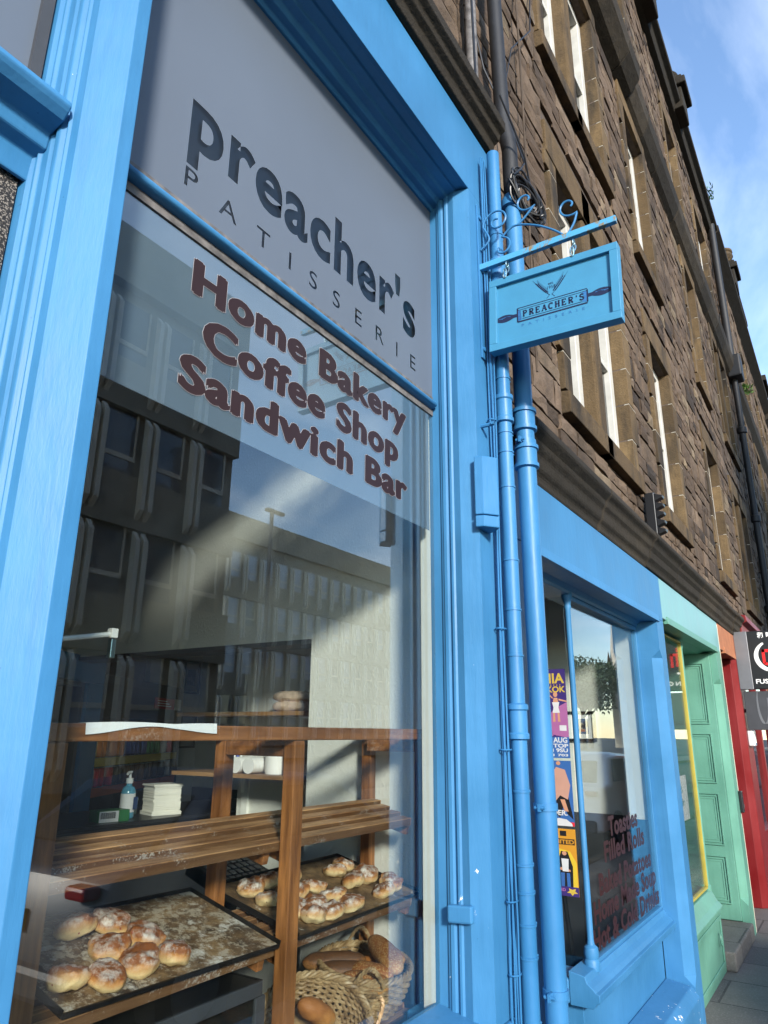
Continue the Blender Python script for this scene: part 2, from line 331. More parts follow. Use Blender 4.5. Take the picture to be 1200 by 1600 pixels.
def paving():
    m, nt, b = newmat('paving_slabs'); v = coord(nt, kind='World')
    br = nt.nodes.new('ShaderNodeTexBrick'); br.inputs['Scale'].default_value = 1.0; br.inputs['Brick Width'].default_value = 0.75; br.inputs['Row Height'].default_value = 0.5
    br.inputs['Mortar Size'].default_value = 0.008; br.inputs['Color1'].default_value = (0.145, 0.132, 0.115, 1); br.inputs['Color2'].default_value = (0.088, 0.082, 0.076, 1); br.inputs['Mortar'].default_value = (0.035, 0.03, 0.027, 1)
    mpv = nt.nodes.new('ShaderNodeMapping'); nt.links.new(v, mpv.inputs[0]); mpv.inputs['Rotation'].default_value = (0, 0, R(90)); nt.links.new(mpv.outputs[0], br.inputs['Vector'])
    c = mixrgb(nt, ramp(nt, nz(nt, v, 4, 6, 0.7), [(0.4, 0.0), (0.75, 0.6)]), br.outputs['Color'], (0.07, 0.063, 0.056))
    c = mixrgb(nt, ramp(nt, nz(nt, v, 70, 4, 0.7), [(0.5, 0.0), (0.72, 0.4)]), c, (0.30, 0.28, 0.26))
    nt.links.new(c, b.inputs['Base Color']); b.inputs['Roughness'].default_value = 0.8
    p = bump(nt, b, br.outputs['Fac'], -0.5, 0.01); bump(nt, b, nz(nt, v, 60, 4), 0.3, 0.005, p); return m
M['paving'] = paving()
def col(name, c, rough=0.45, metal=0.0):
    if name not in M: M[name] = plain(name, c, rough, metal, var=0.05, bmp=0)
    return M[name]

# ------------------------------------------------------------------ mesh helpers
class MB:
    def __init__(s): s.v = []; s.f = []; s.t = []; s.smooth = False
    def add(s, vs, fs, tone=0.5):
        o = len(s.v); s.v += [tuple(p) for p in vs]
        for f in fs: s.f.append(tuple(i + o for i in f)); s.t.append(tone)
        return s
    def box(s, x0, x1, y0, y1, z0, z1, tone=0.5, m=None):
        vs = [Vector(p) for p in ((x0, y0, z0), (x1, y0, z0), (x1, y1, z0), (x0, y1, z0), (x0, y0, z1), (x1, y0, z1), (x1, y1, z1), (x0, y1, z1))]
        if m is not None: vs = [m @ p for p in vs]
        return s.add(vs, [(0, 3, 2, 1), (4, 5, 6, 7), (0, 1, 5, 4), (1, 2, 6, 5), (2, 3, 7, 6), (3, 0, 4, 7)], tone)
    def prism(s, prof, fn, a, b, tone=0.5):
        """closed profile of 2-D points placed by fn(p, t) at t=a and t=b"""
        n = len(prof); vs = [fn(p, a) for p in prof] + [fn(p, b) for p in prof]
        fs = [(i, (i + 1) % n, n + (i + 1) % n, n + i) for i in range(n)] + [tuple(range(n))[::-1], tuple(range(n, 2 * n))]
        return s.add(vs, fs, tone)
    def pz(s, prof, z0, z1, tone=0.5): return s.prism(prof, lambda p, t: (p[0], p[1], t), z0, z1, tone)
    def px(s, prof, x0, x1, tone=0.5): return s.prism(prof, lambda p, t: (t, p[0], p[1]), x0, x1, tone)
    def py(s, prof, y0, y1, tone=0.5): return s.prism(prof, lambda p, t: (p[0], t, p[1]), y0, y1, tone)
    def tube(s, path, r, n=8, caps=True, closed=False):
        P = [Vector(p) for p in path]; k = len(P); rs = r if isinstance(r, (list, tuple)) else [r] * k
        base = len(s.v); ref = None
        for i in range(k):
            if closed: d = P[(i + 1) % k] - P[i - 1]
            else: d = (P[min(i + 1, k - 1)] - P[max(i - 1, 0)])
            d = d.normalized() if d.length > 1e-9 else Vector((0, 0, 1))
            if ref is None: ref = d.orthogonal().normalized()
            ref = (ref - d * ref.dot(d)); ref = ref.normalized() if ref.length > 1e-6 else d.orthogonal().normalized()
            q = d.cross(ref)
            for j in range(n):
                a = 2 * PI * j / n; s.v.append(tuple(P[i] + (ref * math.cos(a) + q * math.sin(a)) * rs[i]))
        for i in range(k if closed else k - 1):
            for j in range(n):
                i2 = (i + 1) % k
                s.f.append((base + i * n + j, base + i * n + (j + 1) % n, base + i2 * n + (j + 1) % n, base + i2 * n + j)); s.t.append(0.5)
        if caps and not closed:
            s.f.append(tuple(base + j for j in range(n))[::-1]); s.t.append(0.5)
            s.f.append(tuple(base + (k - 1) * n + j for j in range(n))); s.t.append(0.5)
        s.smooth = True; return s
    def lathe(s, prof, c=(0, 0, 0), n=20, m=None, sx=1, sy=1):
        """prof: (r, z) from bottom to top"""
        base = len(s.v); c = Vector(c)
        for r, z in prof:
            for j in range(n):
                a = 2 * PI * j / n; p = Vector((r * math.cos(a) * sx, r * math.sin(a) * sy, z))
                if m is not None: p = m @ p
                s.v.append(tuple(p + c))
        for i in range(len(prof) - 1):
            for j in range(n):
                s.f.append((base + i * n + j, base + i * n + (j + 1) % n, base + (i + 1) * n + (j + 1) % n, base + (i + 1) * n + j)); s.t.append(0.5)
        s.f.append(tuple(base + j for j in range(n))[::-1]); s.t.append(0.5)
        k = len(prof) - 1; s.f.append(tuple(base + k * n + j for j in range(n))); s.t.append(0.5)
        s.smooth = True; return s
    def blob(s, fn, nu=20, nv=12):
        """closed surface fn(theta 0..2pi, phi -pi/2..pi/2)"""
        base = len(s.v); s.v.append(tuple(fn(0, -PI / 2)))
        for i in range(1, nv):
            for j in range(nu): s.v.append(tuple(fn(2 * PI * j / nu, -PI / 2 + PI * i / nv)))
        top = len(s.v); s.v.append(tuple(fn(0, PI / 2)))
        for j in range(nu):
            s.f.append((base, base + 1 + (j + 1) % nu, base + 1 + j)); s.t.append(.5)
            q = base + 1 + (nv - 2) * nu; s.f.append((top, q + j, q + (j + 1) % nu)); s.t.append(.5)
        for i in range(nv - 2):
            for j in range(nu):
                a = base + 1 + i * nu; s.f.append((a + j, a + (j + 1) % nu, a + nu + (j + 1) % nu, a + nu + j)); s.t.append(.5)
        s.smooth = True; return s
    def build(s, name, mat, parent=None, bev=0.0, loc=None, smooth=None, segs=2):
        me = bpy.data.meshes.new(name); me.from_pydata(s.v, [], s.f); me.update()
        bm = bmesh.new(); bm.from_mesh(me); bmesh.ops.recalc_face_normals(bm, faces=bm.faces); bm.to_mesh(me); bm.free()
        if len(set(s.t)) > 1:
            at = me.attributes.new('tone', 'FLOAT', 'FACE'); at.data.foreach_set('value', s.t)
        else:
            at = me.attributes.new('tone', 'FLOAT', 'FACE'); at.data.foreach_set('value', [s.t[0] if s.t else .5] * len(me.polygons))
        me.materials.append(mat)
        if s.smooth if smooth is None else smooth:
            me.polygons.foreach_set('use_smooth', [True] * len(me.polygons))
            try: me.set_sharp_from_angle(angle=R(38))
            except Exception: pass
        o = bpy.data.objects.new(name, me); COL.objects.link(o)
        if parent: o.parent = parent
        if loc: o.location = loc
        if bev:
            b = o.modifiers.new('bevel', 'BEVEL'); b.width = bev; b.segments = segs; b.limit_method = 'ANGLE'; b.angle_limit = R(40)
        return o
def bx(name, mat, parent, x0, x1, y0, y1, z0, z1, bev=0.0, m=None):
    return MB().box(x0, x1, y0, y1, z0, z1, m=m).build(name, mat, parent, bev)
def thing(name, label, cat, group=None):
    o = bpy.data.objects.new(name, None); o.empty_display_size = 0.1; COL.objects.link(o)
    return tag(o, label, cat, group)
def tag(o, label, cat, group=None):
    o['label'] = label; o['category'] = cat
    if group: o['group'] = group
    return o
def struct(o): o['kind'] = 'structure'; return o
def settle(t, loc):
    """put an Empty at the thing's base without moving its parts"""
    t.location = loc
    for ch in t.children: ch.location = Vector(ch.location) - Vector(loc)
def copy_tree(o, parent=None):
    c = o.copy(); COL.objects.link(c)
    if parent is not None: c.parent = parent
    for ch in o.children: copy_tree(ch, c)
    return c

DG = None
def text_polys(body, size=1.0, bold=0.0, space=1.0):
    """text as a flat mesh (x right, y up): vertices and faces"""
    cu = bpy.data.curves.new('lettering', 'FONT'); cu.body = body; cu.size = size; cu.offset = bold; cu.space_character = space; cu.fill_mode = 'FRONT'; cu.resolution_u = 4
    o = bpy.data.objects.new('lettering', cu); COL.objects.link(o)
    bpy.context.view_layer.update()
    dg = bpy.context.evaluated_depsgraph_get(); me = bpy.data.meshes.new_from_object(o.evaluated_get(dg))
    vs = [v.co.copy() for v in me.vertices]; fs = [tuple(p.vertices) for p in me.polygons]
    bpy.data.objects.remove(o); bpy.data.curves.remove(cu); bpy.data.meshes.remove(me)
    return vs, fs
def lettering(mb, body, fn, x0, x1, z0, z1, bold=0.0, space=1.0, heavy=0.0, depth=0.0015, capfit=None, ring=0.0):
    """fit text into the rectangle x0..x1, z0..z1 (z0 baseline, z1 cap top) and place each point with fn(u, v, d)"""
    vs, fs = text_polys(body, 1.0, bold, space)
    if not vs: return
    mnx = min(v.x for v in vs); mxx = max(v.x for v in vs); cap = capfit or 0.70
    sx = (x1 - x0) / (mxx - mnx); sz = (z1 - z0) / cap
    shifts = [(0, 0)] if not heavy else [(-heavy, 0), (0, 0), (heavy, 0), (0, heavy * .6), (0, -heavy * .6)]
    if ring: shifts = [(a + ring * math.cos(k * PI / 4), b + ring * .8 * math.sin(k * PI / 4)) for (a, b) in shifts for k in range(8)]
    for k, (a, b) in enumerate(shifts):
        d = depth + k * (0.00002 if not ring else 0.000002)
        mb.add([fn(x0 + (v.x - mnx + a) * sx, z0 + (v.y + b) * sz, d) for v in vs], fs)
# ------------------------------------------------------------------ ground
g = MB().add([(-60, -400, -0.14), (400, -400, -0.14), (400, 300, -0.14), (-60, 300, -0.14)], [(0, 1, 2, 3)]).build('ground', M['asphalt']); struct(g)
g = MB().box(-30, 200, -1.9, 0.6, -0.4, 0.0).build('pavement', M['paving']); struct(g)
g = MB().box(-30, 200, -2.06, -1.903, -0.4, 0.008).build('kerb', M['dressed'], bev=0.02); struct(g)
g = MB().box(-30, 200, -11.4, -9.2, -0.4, 0.0).build('far_pavement', M['concrete']); struct(g)

# ------------------------------------------------------------------ near building: bakery shopfront
bak = thing('bakery_building', 'blue painted bakery shopfront with tall plate glass window and frosted upper pane', 'shop building')
GY = 0.185            # plane of the main pane
# fascia, soffit mouldings and surround
MB().px([(0, 3.757), (0, 4.10), (0.30, 4.10), (0.30, 3.72), (0.175, 3.72), (0.165, 3.732), (0.14, 3.732), (0.128, 3.748), (0.098, 3.748), (0.09, 3.757), (0.055, 3.757), (0.05, 3.766), (0.02, 3.766)], -2.5, 2.44).build('fascia', M['blue_plain'], bak, bev=0.003)
MB().px([(-0.002, 4.104), (-0.022, 4.11), (-0.03, 4.15), (-0.055, 4.165), (-0.06, 4.19), (-0.085, 4.205), (-0.088, 4.25), (0.12, 4.31), (0.12, 4.104)], -2.5, 2.445).build('cornice', M['sooty'], bak, bev=0.004)
# right pilaster with moulded and chamfered jamb
prof = [(2.214, 0.20), (2.214, 0.155), (2.206, 0.148), (2.204, 0.140), (2.199, 0.136), (2.199, 0.124), (2.206, 0.118), (2.201, 0.110), (2.196, 0.106), (2.196, 0.098), (2.201, 0.092), (2.194, 0.064), (2.212, 0.0), (2.455, 0.0), (2.455, 0.197), (2.2135, 0.197)]
MB().pz(prof, 0.78, 3.757).build('pilaster', M['blue'], bak, bev=0.002)
MB().box(2.205, 2.46, -0.012, 0.3, 0.0, 0.778).build('plinth', M['blue'], bak, bev=0.006)
MB().px([(0.05, 1.05), (0.05, 1.10), (0.135, 1.095), (0.135, 1.045)], 2.172, 2.196).build('window_catch', M['blue'], bak, bev=0.006)
# left pilaster between window and door
prof = [(0.676, 0.205), (0.676, 0.012), (0.670, 0.0), (0.640, 0.0), (0.588, 0.052), (0.584, 0.070), (0.578, 0.075), (0.584, 0.082), (0.574, 0.090), (0.572, 0.100), (0.579, 0.106), (0.572, 0.114), (0.570, 0.130), (0.562, 0.135), (0.566, 0.142), (0.558, 0.150), (0.552, 0.20), (0.552, 0.30), (0.676, 0.30)]
MB().pz(prof, 0.0, 3.757).build('pilaster', M['blue'], bak, bev=0.002)
# stall riser and sill
MB().px([(0.03, 0.0), (0.03, 0.70), (0.012, 0.71), (0.0, 0.73), (0.0, 0.76), (0.02, 0.785), (0.10, 0.80), (0.20, 0.815), (0.20, 0.0)], 0.677, 2.213).build('stall_riser', M['blue'], bak, bev=0.003)
# door bay at the left: fanlight, transom, textured glass door
MB().px([(0.062, 2.725), (0.055, 2.735), (0.06, 2.750), (0.16, 2.752), (0.16, 2.60), (0.150, 2.60), (0.148, 2.655), (0.12, 2.668), (0.115, 2.70), (0.075, 2.712)], -1.2, 0.5715).build('transom_bar', M['blue_plain'], bak, bev=0.004)
bx('fanlight', M['film'], bak, -1.2, 0.551, 0.168, 0.173, 2.752, 3.74)
bx('fanlight_bead', M['darkgrey'], bak, 0.528, 0.5515, 0.156, 0.167, 2.752, 3.74)
def speck():
    m, nt, b = newmat('obscured_door_glass'); v = coord(nt, kind='World')
    s = nt.nodes.new('ShaderNodeSeparateXYZ'); nt.links.new(v, s.inputs[0])
    k = ramp(nt, nz(nt, v, 240, 2, 0.5), [(0.52, 0.0), (0.60, 1.0)])
    nt.links.new(mixrgb(nt, k, (0.025, 0.022, 0.02), (0.25, 0.215, 0.18)), b.inputs['Base Color']); b.inputs['Roughness'].default_value = 0.3
    return m
dd = bx('door', M['blue_plain'], bak, -0.6, 0.551, 0.162, 0.199, 0.02, 0.35, bev=0.004)
bx('door_glass', speck(), dd, -0.6, 0.551, 0.166, 0.176, 0.352, 2.64)
bx('door_surround', M['blue_plain'], bak, -1.8, -0.62, 0.0, 0.3, 0.0, 3.757, bev=0.006)
# main window: frame > panes, films, lettering
win = MB().px([(0.164, 2.797), (0.156, 2.801), (0.153, 2.808), (0.156, 2.815), (0.164, 2.818), (0.166, 2.822), (0.183, 2.824), (0.183, 2.794), (0.17, 2.794)], 0.678, 2.2).build('window_transom', M['blue_plain'], bak, bev=0.003)
win.data.polygons.foreach_set('use_smooth', [True] * len(win.data.polygons)); win.data.set_sharp_from_angle(angle=R(50))
MB().box(0.68, 2.212, GY - .004, GY + .012, 2.770, 2.7935).box(0.68, 2.212, GY - .004, GY + .012, 2.8245, 2.850).build('putty_line', M['grey_pipe'], win)
bx('pane', M['glass'], win, 0.66, 2.213, GY, GY + 0.0018, 0.815, 2.775)
up_p = bx('upper_pane', M['glass_up'], win, 0.66, 2.213, GY, GY + 0.006, 2.848, 3.72)
wf = MB().box(2.2142, 2.246, .1985, .242, 0.70, 3.70).build('inner_frame', M['white'], win)
# lower translucent film along the top of the big pane
bx('film_band', M['film_low'], win, 0.66, 2.185, GY + 0.0021, GY + 0.0024, 2.305, 2.768)

def outline_polys(body, bold=0.0, space=1.0, n=5):
    cu = bpy.data.curves.new('lettering', 'FONT'); cu.body = body; cu.size = 1; cu.offset = bold; cu.space_character = space
    o = bpy.data.objects.new('lettering', cu); COL.objects.link(o); bpy.context.view_layer.update()
    c = o.to_curve(bpy.context.evaluated_depsgraph_get()); polys = []
    for sp in c.splines:
        bp = sp.bezier_points; pts = []
        for i in range(len(bp)):
            a, b = bp[i], bp[(i + 1) % len(bp)]
            straight = (a.handle_right - a.co).length < 1e-5 and (b.handle_left - b.co).length < 1e-5
            for k in range(1 if straight else n):
                t = k / n; p = a.co * (1 - t) ** 3 + a.handle_right * 3 * t * (1 - t) ** 2 + b.handle_left * 3 * t * t * (1 - t) + b.co * t ** 3
                pts.append((p.x, p.y))
        polys.append(pts)
    o.to_curve_clear(); bpy.data.objects.remove(o); bpy.data.curves.remove(cu)
    return polys
def fit(polys, x0, x1, z0, z1, cap):
    xs = [p[0] for q in polys for p in q]; a, b = min(xs), max(xs)
    return [[(x0 + (p[0] - a) * (x1 - x0) / (b - a), z0 + p[1] * (z1 - z0) / cap) for p in q] for q in polys]
def embolden(polys, dl):
    res = []
    area = lambda q: sum(q[i - 1][0] * q[i][1] - q[i][0] * q[i - 1][1] for i in range(len(q))) / 2
    big = max(polys, key=lambda q: abs(area(q))); sg_ = 1 if area(big) > 0 else -1
    for q in polys:
        n = len(q); o_ = []
        for i in range(n):
            a, b, c = Vector(q[i - 1]), Vector(q[i]), Vector(q[(i + 1) % n])
            d1, d2 = (b - a), (c - b)
            if d1.length < 1e-7 or d2.length < 1e-7: o_.append(q[i]); continue
            d1.normalize(); d2.normalize(); n1, n2 = Vector((d1.y, -d1.x)), Vector((d2.y, -d2.x)); m_ = n1 + n2
            if m_.length < .3: m_ = n1
            else: m_ = m_ / max(.45, 1 + n1.dot(n2))
            p = b + m_ * dl * sg_; o_.append((p.x, p.y))
        res.append(o_)
    return res
def cutout_sheet(rect, holes):
    cu = bpy.data.curves.new('sheet', 'CURVE'); cu.dimensions = '2D'; cu.fill_mode = 'BOTH'
    x0, x1, z0, z1 = rect
    for pts in [[(x0, z0), (x1, z0), (x1, z1), (x0, z1)]] + holes:
        sp = cu.splines.new('POLY'); sp.points.add(len(pts) - 1); sp.use_cyclic_u = True
        for i, p in enumerate(pts): sp.points[i].co = (p[0], p[1], 0, 1)
    o = bpy.data.objects.new('sheet', cu); COL.objects.link(o); bpy.context.view_layer.update()
    me = bpy.data.meshes.new_from_object(o.evaluated_get(bpy.context.evaluated_depsgraph_get()))
    vs = [v.co.copy() for v in me.vertices]; fs = [tuple(p.vertices) for p in me.polygons]
    bpy.data.objects.remove(o); bpy.data.curves.remove(cu); bpy.data.meshes.remove(me); return vs, fs
holes = fit(embolden(outline_polys("preacher's", 0.0, 1.10), 0.030), 0.945, 2.085, 3.044, 3.246, 0.73)
holes += fit(outline_polys("PATISSERIE", 0.0, 2.55), 0.945, 2.085, 2.905, 2.964, 0.70)
vs, fs = cutout_sheet((0.66, 2.2145, 2.845, 3.722), holes)
mb = MB(); mb.add([(v.x, GY - 0.0008, v.y) for v in vs], fs); mb.build('frosted_film', M['film'], up_p)
def gp(u, v, d): return (u, GY - 0.0001 - d, v)
mbE = MB(); mbL = MB()
for body, a, b, z0, z1 in (('Home Bakery', 1.008, 2.012, 2.632, 2.722), ('Coffee Shop', 1.056, 1.958, 2.496, 2.586), ('Sandwich Bar', 0.995, 2.018, 2.370, 2.458)):
    e = 0.006
    lettering(mbE, body, gp, a, b, z0, z1, 0.02, 1.10, heavy=0.042, depth=0.0, ring=0.0055)
    lettering(mbL, body, gp, a, b, z0, z1, 0.02, 1.10, heavy=0.042, depth=0.00012)
mbE.build('lettering_edge', M['vinyl_edge'], win)
mbL.build('lettering', M['vinyl'], win)
# ------- upper masonry of the near building (shell closes the shop from the sky)
def stone_wall(mb, x0, x1, z0, z1, y, openings, rng, hmin=0.09, hmax=0.21, relief=0.018):
    """coursed rubble: every stone its own block with its own projection"""
    z = z0
    while z < z1 - 0.03:
        h = rng.uniform(hmin, hmax); zt = min(z1, z + h)
        if z1 - zt < 0.06: zt = z1
        # free spans at this course
        spans = [(x0, x1)]
        for (a, b, c, d) in openings:
            if c < zt - 0.01 and d > z + 0.01:
                ns = []
                for (p, q) in spans:
                    if b <= p or a >= q: ns.append((p, q)); continue
                    if a > p: ns.append((p, a))
                    if b < q: ns.append((b, q))
                spans = ns
        for (p, q) in spans:
            x = p
            while x < q - 0.01:
                w = rng.uniform(0.16, 0.46) * (0.7 + h * 1.8); xe = min(q, x + w)
                if q - xe < 0.1: xe = q
                pr = rng.uniform(0.004, relief); tn = min(1, max(0, rng.gauss(0.52, 0.27)))
                j = lambda: rng.uniform(-0.006, 0.006)
                gp_ = rng.uniform(0.004, 0.008)
                xa, xb, za, zb = x + gp_, xe - gp_, z + gp_, zt - gp_
                cx_, cz_ = (xa + xb) / 2 + rng.uniform(-.06, .06), (za + zb) / 2 + rng.uniform(-.03, .03)
                fr = [(xa + j(), y - pr + rng.uniform(0, .010), za + j()), (xb + j(), y - pr + rng.uniform(0, .010), za + j()), (xb + j(), y - pr + rng.uniform(0, .010), zb + j()), (xa + j(), y - pr + rng.uniform(0, .010), zb + j())]
                bk = [(xa, y + .02, za), (xb, y + .02, za), (xb, y + .02, zb), (xa, y + .02, zb)]
                nx_ = 3 if (xe - x) < .3 else 4
                if x > 9.5: nx_ = 2
                g_ = []
                for b_ in range(4):
                    for a_ in range(nx_ + 1):
                        ed = a_ in (0, nx_) or b_ in (0, 3)
                        u_, v_ = a_ / nx_, b_ / 3
                        g_.append((xa + (xb - xa) * u_ + (j() if ed else rng.uniform(-.02, .02)), y - pr + (rng.uniform(.001, .008) if ed else -rng.uniform(-.002, .008)), za + (zb - za) * v_ + j()))
                W1 = nx_ + 1; o0 = len(g_)
                fs_ = [(b_ * W1 + a_, b_ * W1 + a_ + 1, (b_ + 1) * W1 + a_ + 1, (b_ + 1) * W1 + a_) for b_ in range(3) for a_ in range(nx_)]
                fs_ += [(0, o0, o0 + 1, nx_), (nx_, o0 + 1, o0 + 2, 3 * W1 + nx_), (3 * W1 + nx_, o0 + 2, o0 + 3, 3 * W1), (3 * W1, o0 + 3, o0, 0)]
                mb.add(g_ + bk, fs_, tn)
                x = xe
        z = zt
rng = random.Random(3)
mb = MB(); stone_wall(mb, -1.5, 2.46, 4.32, 8.2, 0.12, [], rng); mb.build('upper_wall', M['stone'], bak)
mb = MB().box(-6, 2.47, 0.122, 0.4, 4.32, 13.0)
mb.build('wall_core', M['mortar'], bak)

# ------------------------------------------------------------------ interior of the bakery (parts of the building)
bx('ceiling', M['plaster'], bak, -1.8, 2.75, 0.302, 6.2, 3.80, 3.95)
bx('interior_floor', M['floor'], bak, -1.8, 4.95, 0.304, 6.2, 0.012, 0.05)
sw = MB().box(2.43, 2.56, 0.242, 0.91, 0.05, 3.80).box(2.43, 2.56, 0.91, 6.0, 1.985, 3.80); sw.build('side_wall', M['woodchip'], bak)
MB().box(2.247, 2.429, 0.198, 0.24, 0.70, 3.80).build('window_return', M['white'], bak)
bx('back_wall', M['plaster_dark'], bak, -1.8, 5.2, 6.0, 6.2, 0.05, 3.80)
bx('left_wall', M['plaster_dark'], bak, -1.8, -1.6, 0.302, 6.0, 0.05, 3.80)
bx('room_darkness_sheet', M['black'], bak, -1.6, 2.47, 1.2, 1.22, 2.9, 3.799)  # black sheet added as the room's darkness behind the cut-out letters
bx('wall_panel', M['woodchip'], bak, 2.80, 2.86, 0.97, 1.64, 0.05, 2.05)
MB().box(2.785, 2.80, 1.56, 1.60, 0.9, 2.04).box(2.785, 2.80, 1.03, 1.07, 0.9, 2.04).build('panel_batten', M['white'], bak)
bx('lintel_beam', M['darkgrey'], bak, 2.42, 2.57, 0.915, 5.99, 1.965, 1.984)
bx('window_board', M['railw'], bak, 0.68, 2.246, 0.20, 0.75, 0.66, 0.70)
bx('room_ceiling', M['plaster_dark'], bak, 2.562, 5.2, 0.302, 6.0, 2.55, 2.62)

# ------------------------------------------------------------------ tenement with stone upper floors
ten = thing('stone_tenement', 'long sooty brown rubble stone tenement above the row of painted shops', 'building')
WY = 0.10
F1 = [(3.70, 4.26), (4.42, 5.09), (6.18, 6.97), (9.04, 9.90), (11.35, 12.0), (12.18, 12.82)]
F2 = [(3.70, 4.26), (4.42, 5.12), (6.22, 7.0), (9.30, 10.03), (11.6, 12.15), (12.33, 12.93)]
F3 = [(3.70, 4.26), (4.42, 5.1), (6.16, 6.95), (9.32, 10.20), (11.7, 12.9)]
X1 = 13.95
op = [(a, b, 3.45, 5.08) for a, b in F1] + [(a, b, 6.12, 7.88) for a, b in F2] + [(a, b, 9.0, 10.62) for a, b in F3]
rng = random.Random(11)
pad = []
for (a, b, c, d) in op: pad.append((a - 0.17, b + 0.17, c - 0.16, d + 0.26))
mb = MB(); stone_wall(mb, 2.46, X1, 2.90, 11.35, WY, pad, rng)
core = MB()
def cut_core(mb, x0, x1, z0, z1, y0, y1, opn):
    xs = sorted({x0, x1} | {v for o in opn for v in o[:2]}); zs = sorted({z0, z1} | {v for o in opn for v in o[2:]})
    for i in range(len(xs) - 1):
        z_run = None
        for k in range(len(zs) - 1):
            cx_, cz_ = (xs[i] + xs[i + 1]) / 2, (zs[k] + zs[k + 1]) / 2
            solid = not any(o[0] < cx_ < o[1] and o[2] < cz_ < o[3] for o in opn)
            if solid and z_run is None: z_run = zs[k]
            if (not solid or k == len(zs) - 2) and z_run is not None:
                mb.box(xs[i], xs[i + 1], y0, y1, z_run, zs[k + 1] if solid else zs[k]); z_run = None
cut_core(core, 2.46, X1, 2.62, 11.35, WY + .012, WY + .35, op)
wall = mb.build('wall', M['stone'], ten)
core.build('wall_core', M['mortar'], ten)
def dressed_opening(grp, x0, x1, z0, z1, rng, y, parent, left=True, right=True, mull=False):
    """quoined jambs with white pointing, lintel and sill, sash behind"""
    def jamb(xa, xb, inner):
        d = MB(); mo = MB()
        z = z0; k = 0
        while z < z1 - .01:
            h = rng.uniform(0.24, 0.36); zt = min(z1, z + h)
            if z1 - zt < .12: zt = z1
            ext = (0.05 if k % 2 else -0.02) if not mull else 0
            pr = 0.026 + rng.uniform(-.003, .003)
            if inner == 'r': a, b = xa, xb + ext
            else: a, b = xa - ext, xb
            d.box(a, b, y - pr, y + 0.21, z + .004, zt - .004, rng.uniform(.15, .95))
            if zt < z1: d.box(a + .001, b - .001, y - pr + .001, y + 0.209, zt - .0045, zt + .0045, 2.0)
            z = zt; k += 1
        d.build('jamb', M['dressed'], parent, bev=0.004)
    if right: jamb(x1 - 0.001, x1 + 0.15, 'r')
    if left: jamb(x0 - 0.15, x0 + 0.001, 'l')
    MB().box(x0 - .17, x1 + .17, y - .028, y + .21, z1 + .002, z1 + .25, rng.uniform(.3, .7)).build('lintel', M['dressed'], parent, bev=0.006)
    MB().px([(y - .05, z0 - .15), (y - .05, z0 - .02), (y + .21, z0 + .02), (y + .21, z0 - .15)], x0 - .14, x1 + .14, rng.uniform(.3, .6)).build('sill', M['dressed'], parent, bev=0.006)
def sash(x0, x1, z0, z1, y, parent):
    f = MB(); w = 0.085; yb = y + .075
    f.box(x0, x0 + w, yb, yb + .1, z0, z1).box(x1 - w, x1, yb, yb + .1, z0, z1).box(x0 + w, x1 - w, yb, yb + .1, z1 - w, z1).box(x0 + w, x1 - w, yb, yb + .1, z0, z0 + .09)
    zm = (z0 + z1) / 2; f.box(x0 + w, x1 - w, yb + .01, yb + .09, zm - .025, zm + .025)
    o = f.build('window', M['sash'], parent, bev=0.005)
    MB().box(x0 + w, x1 - w, yb + .045, yb + .052, z0 + .09, zm - .025).box(x0 + w, x1 - w, yb + .065, yb + .072, zm + .025, z1 - w).build('pane', M['pane_dark'], o)
for (FL, a, b) in ((F1, 3.45, 5.08), (F2, 6.12, 7.88), (F3, 9.0, 10.62)):
    for i, (x0, x1) in enumerate(FL):
        pair_l = i + 1 < len(FL) and FL[i + 1][0] - x1 < .3
        pair_r = i > 0 and x0 - FL[i - 1][1] < .3
        if pair_l:   # stone mullion between the two lights
            m_ = MB().box(x1 - .003, FL[i + 1][0] + .003, WY - .02, WY + .21, a, b, rng.uniform(.3, .7)); m_.build('mullion', M['dressed'], ten, bev=0.02)
        dressed_opening('w', x0, x1, a, b, rng, WY, ten, left=not pair_r, right=not pair_l)
        sash(x0 + .001, x1 - .001, a + .005, b - .001, WY, ten)
# shop cornice (soot blackened, moulded), string course, eaves
cor = [(WY, 2.925), (-0.03, 2.90), (-0.085, 2.87), (-0.095, 2.825), (-0.06, 2.80), (-0.055, 2.77), (-0.035, 2.75), (-0.03, 2.70), (-0.004, 2.675), (-0.004, 2.64), (WY, 2.64)]
mb = MB(); x = 2.62
rc = random.Random(5)
while x < 8.9:
    xe = min(8.9, x + rc.uniform(.7, 1.3)); j = rc.uniform(-.012, .004)
    mb.px([(p[0] + (j if p[0] < WY else 0), p[1] + rc.uniform(-.004, .004)) for p in cor], x + .003, xe - .003, rc.uniform(.2, .8)); x = xe
mb.build('cornice', M['sooty'], ten, bev=0.012)
mb = MB()
for xa, xb, pr in ((2.46, 6.35, .20), (6.352, X1, .14)):
    x = xa
    while x < xb - .01:
        xe = min(xb, x + rc.uniform(.6, 1.1)); 
        if xb - xe < .3: xe = xb
        mb.px([(WY, 8.05), (WY - pr * .5, 8.10), (WY - pr, 8.22), (WY - pr - .02, 8.36), (WY, 8.44)], x + .003, xe - .003, rc.uniform(.2, .9)); x = xe
mb.build('string_course', M['sooty'], ten, bev=0.01)
mb = MB().px([(WY, 11.35), (WY - .09, 11.38), (WY - .12, 11.48), (WY - .20, 11.52), (WY - .20, 11.63), (WY, 11.7), (WY + .3, 11.7), (WY + .3, 11.35)], 2.46, X1)
mb.build('eaves_cornice', M['sooty'], ten, bev=0.01)
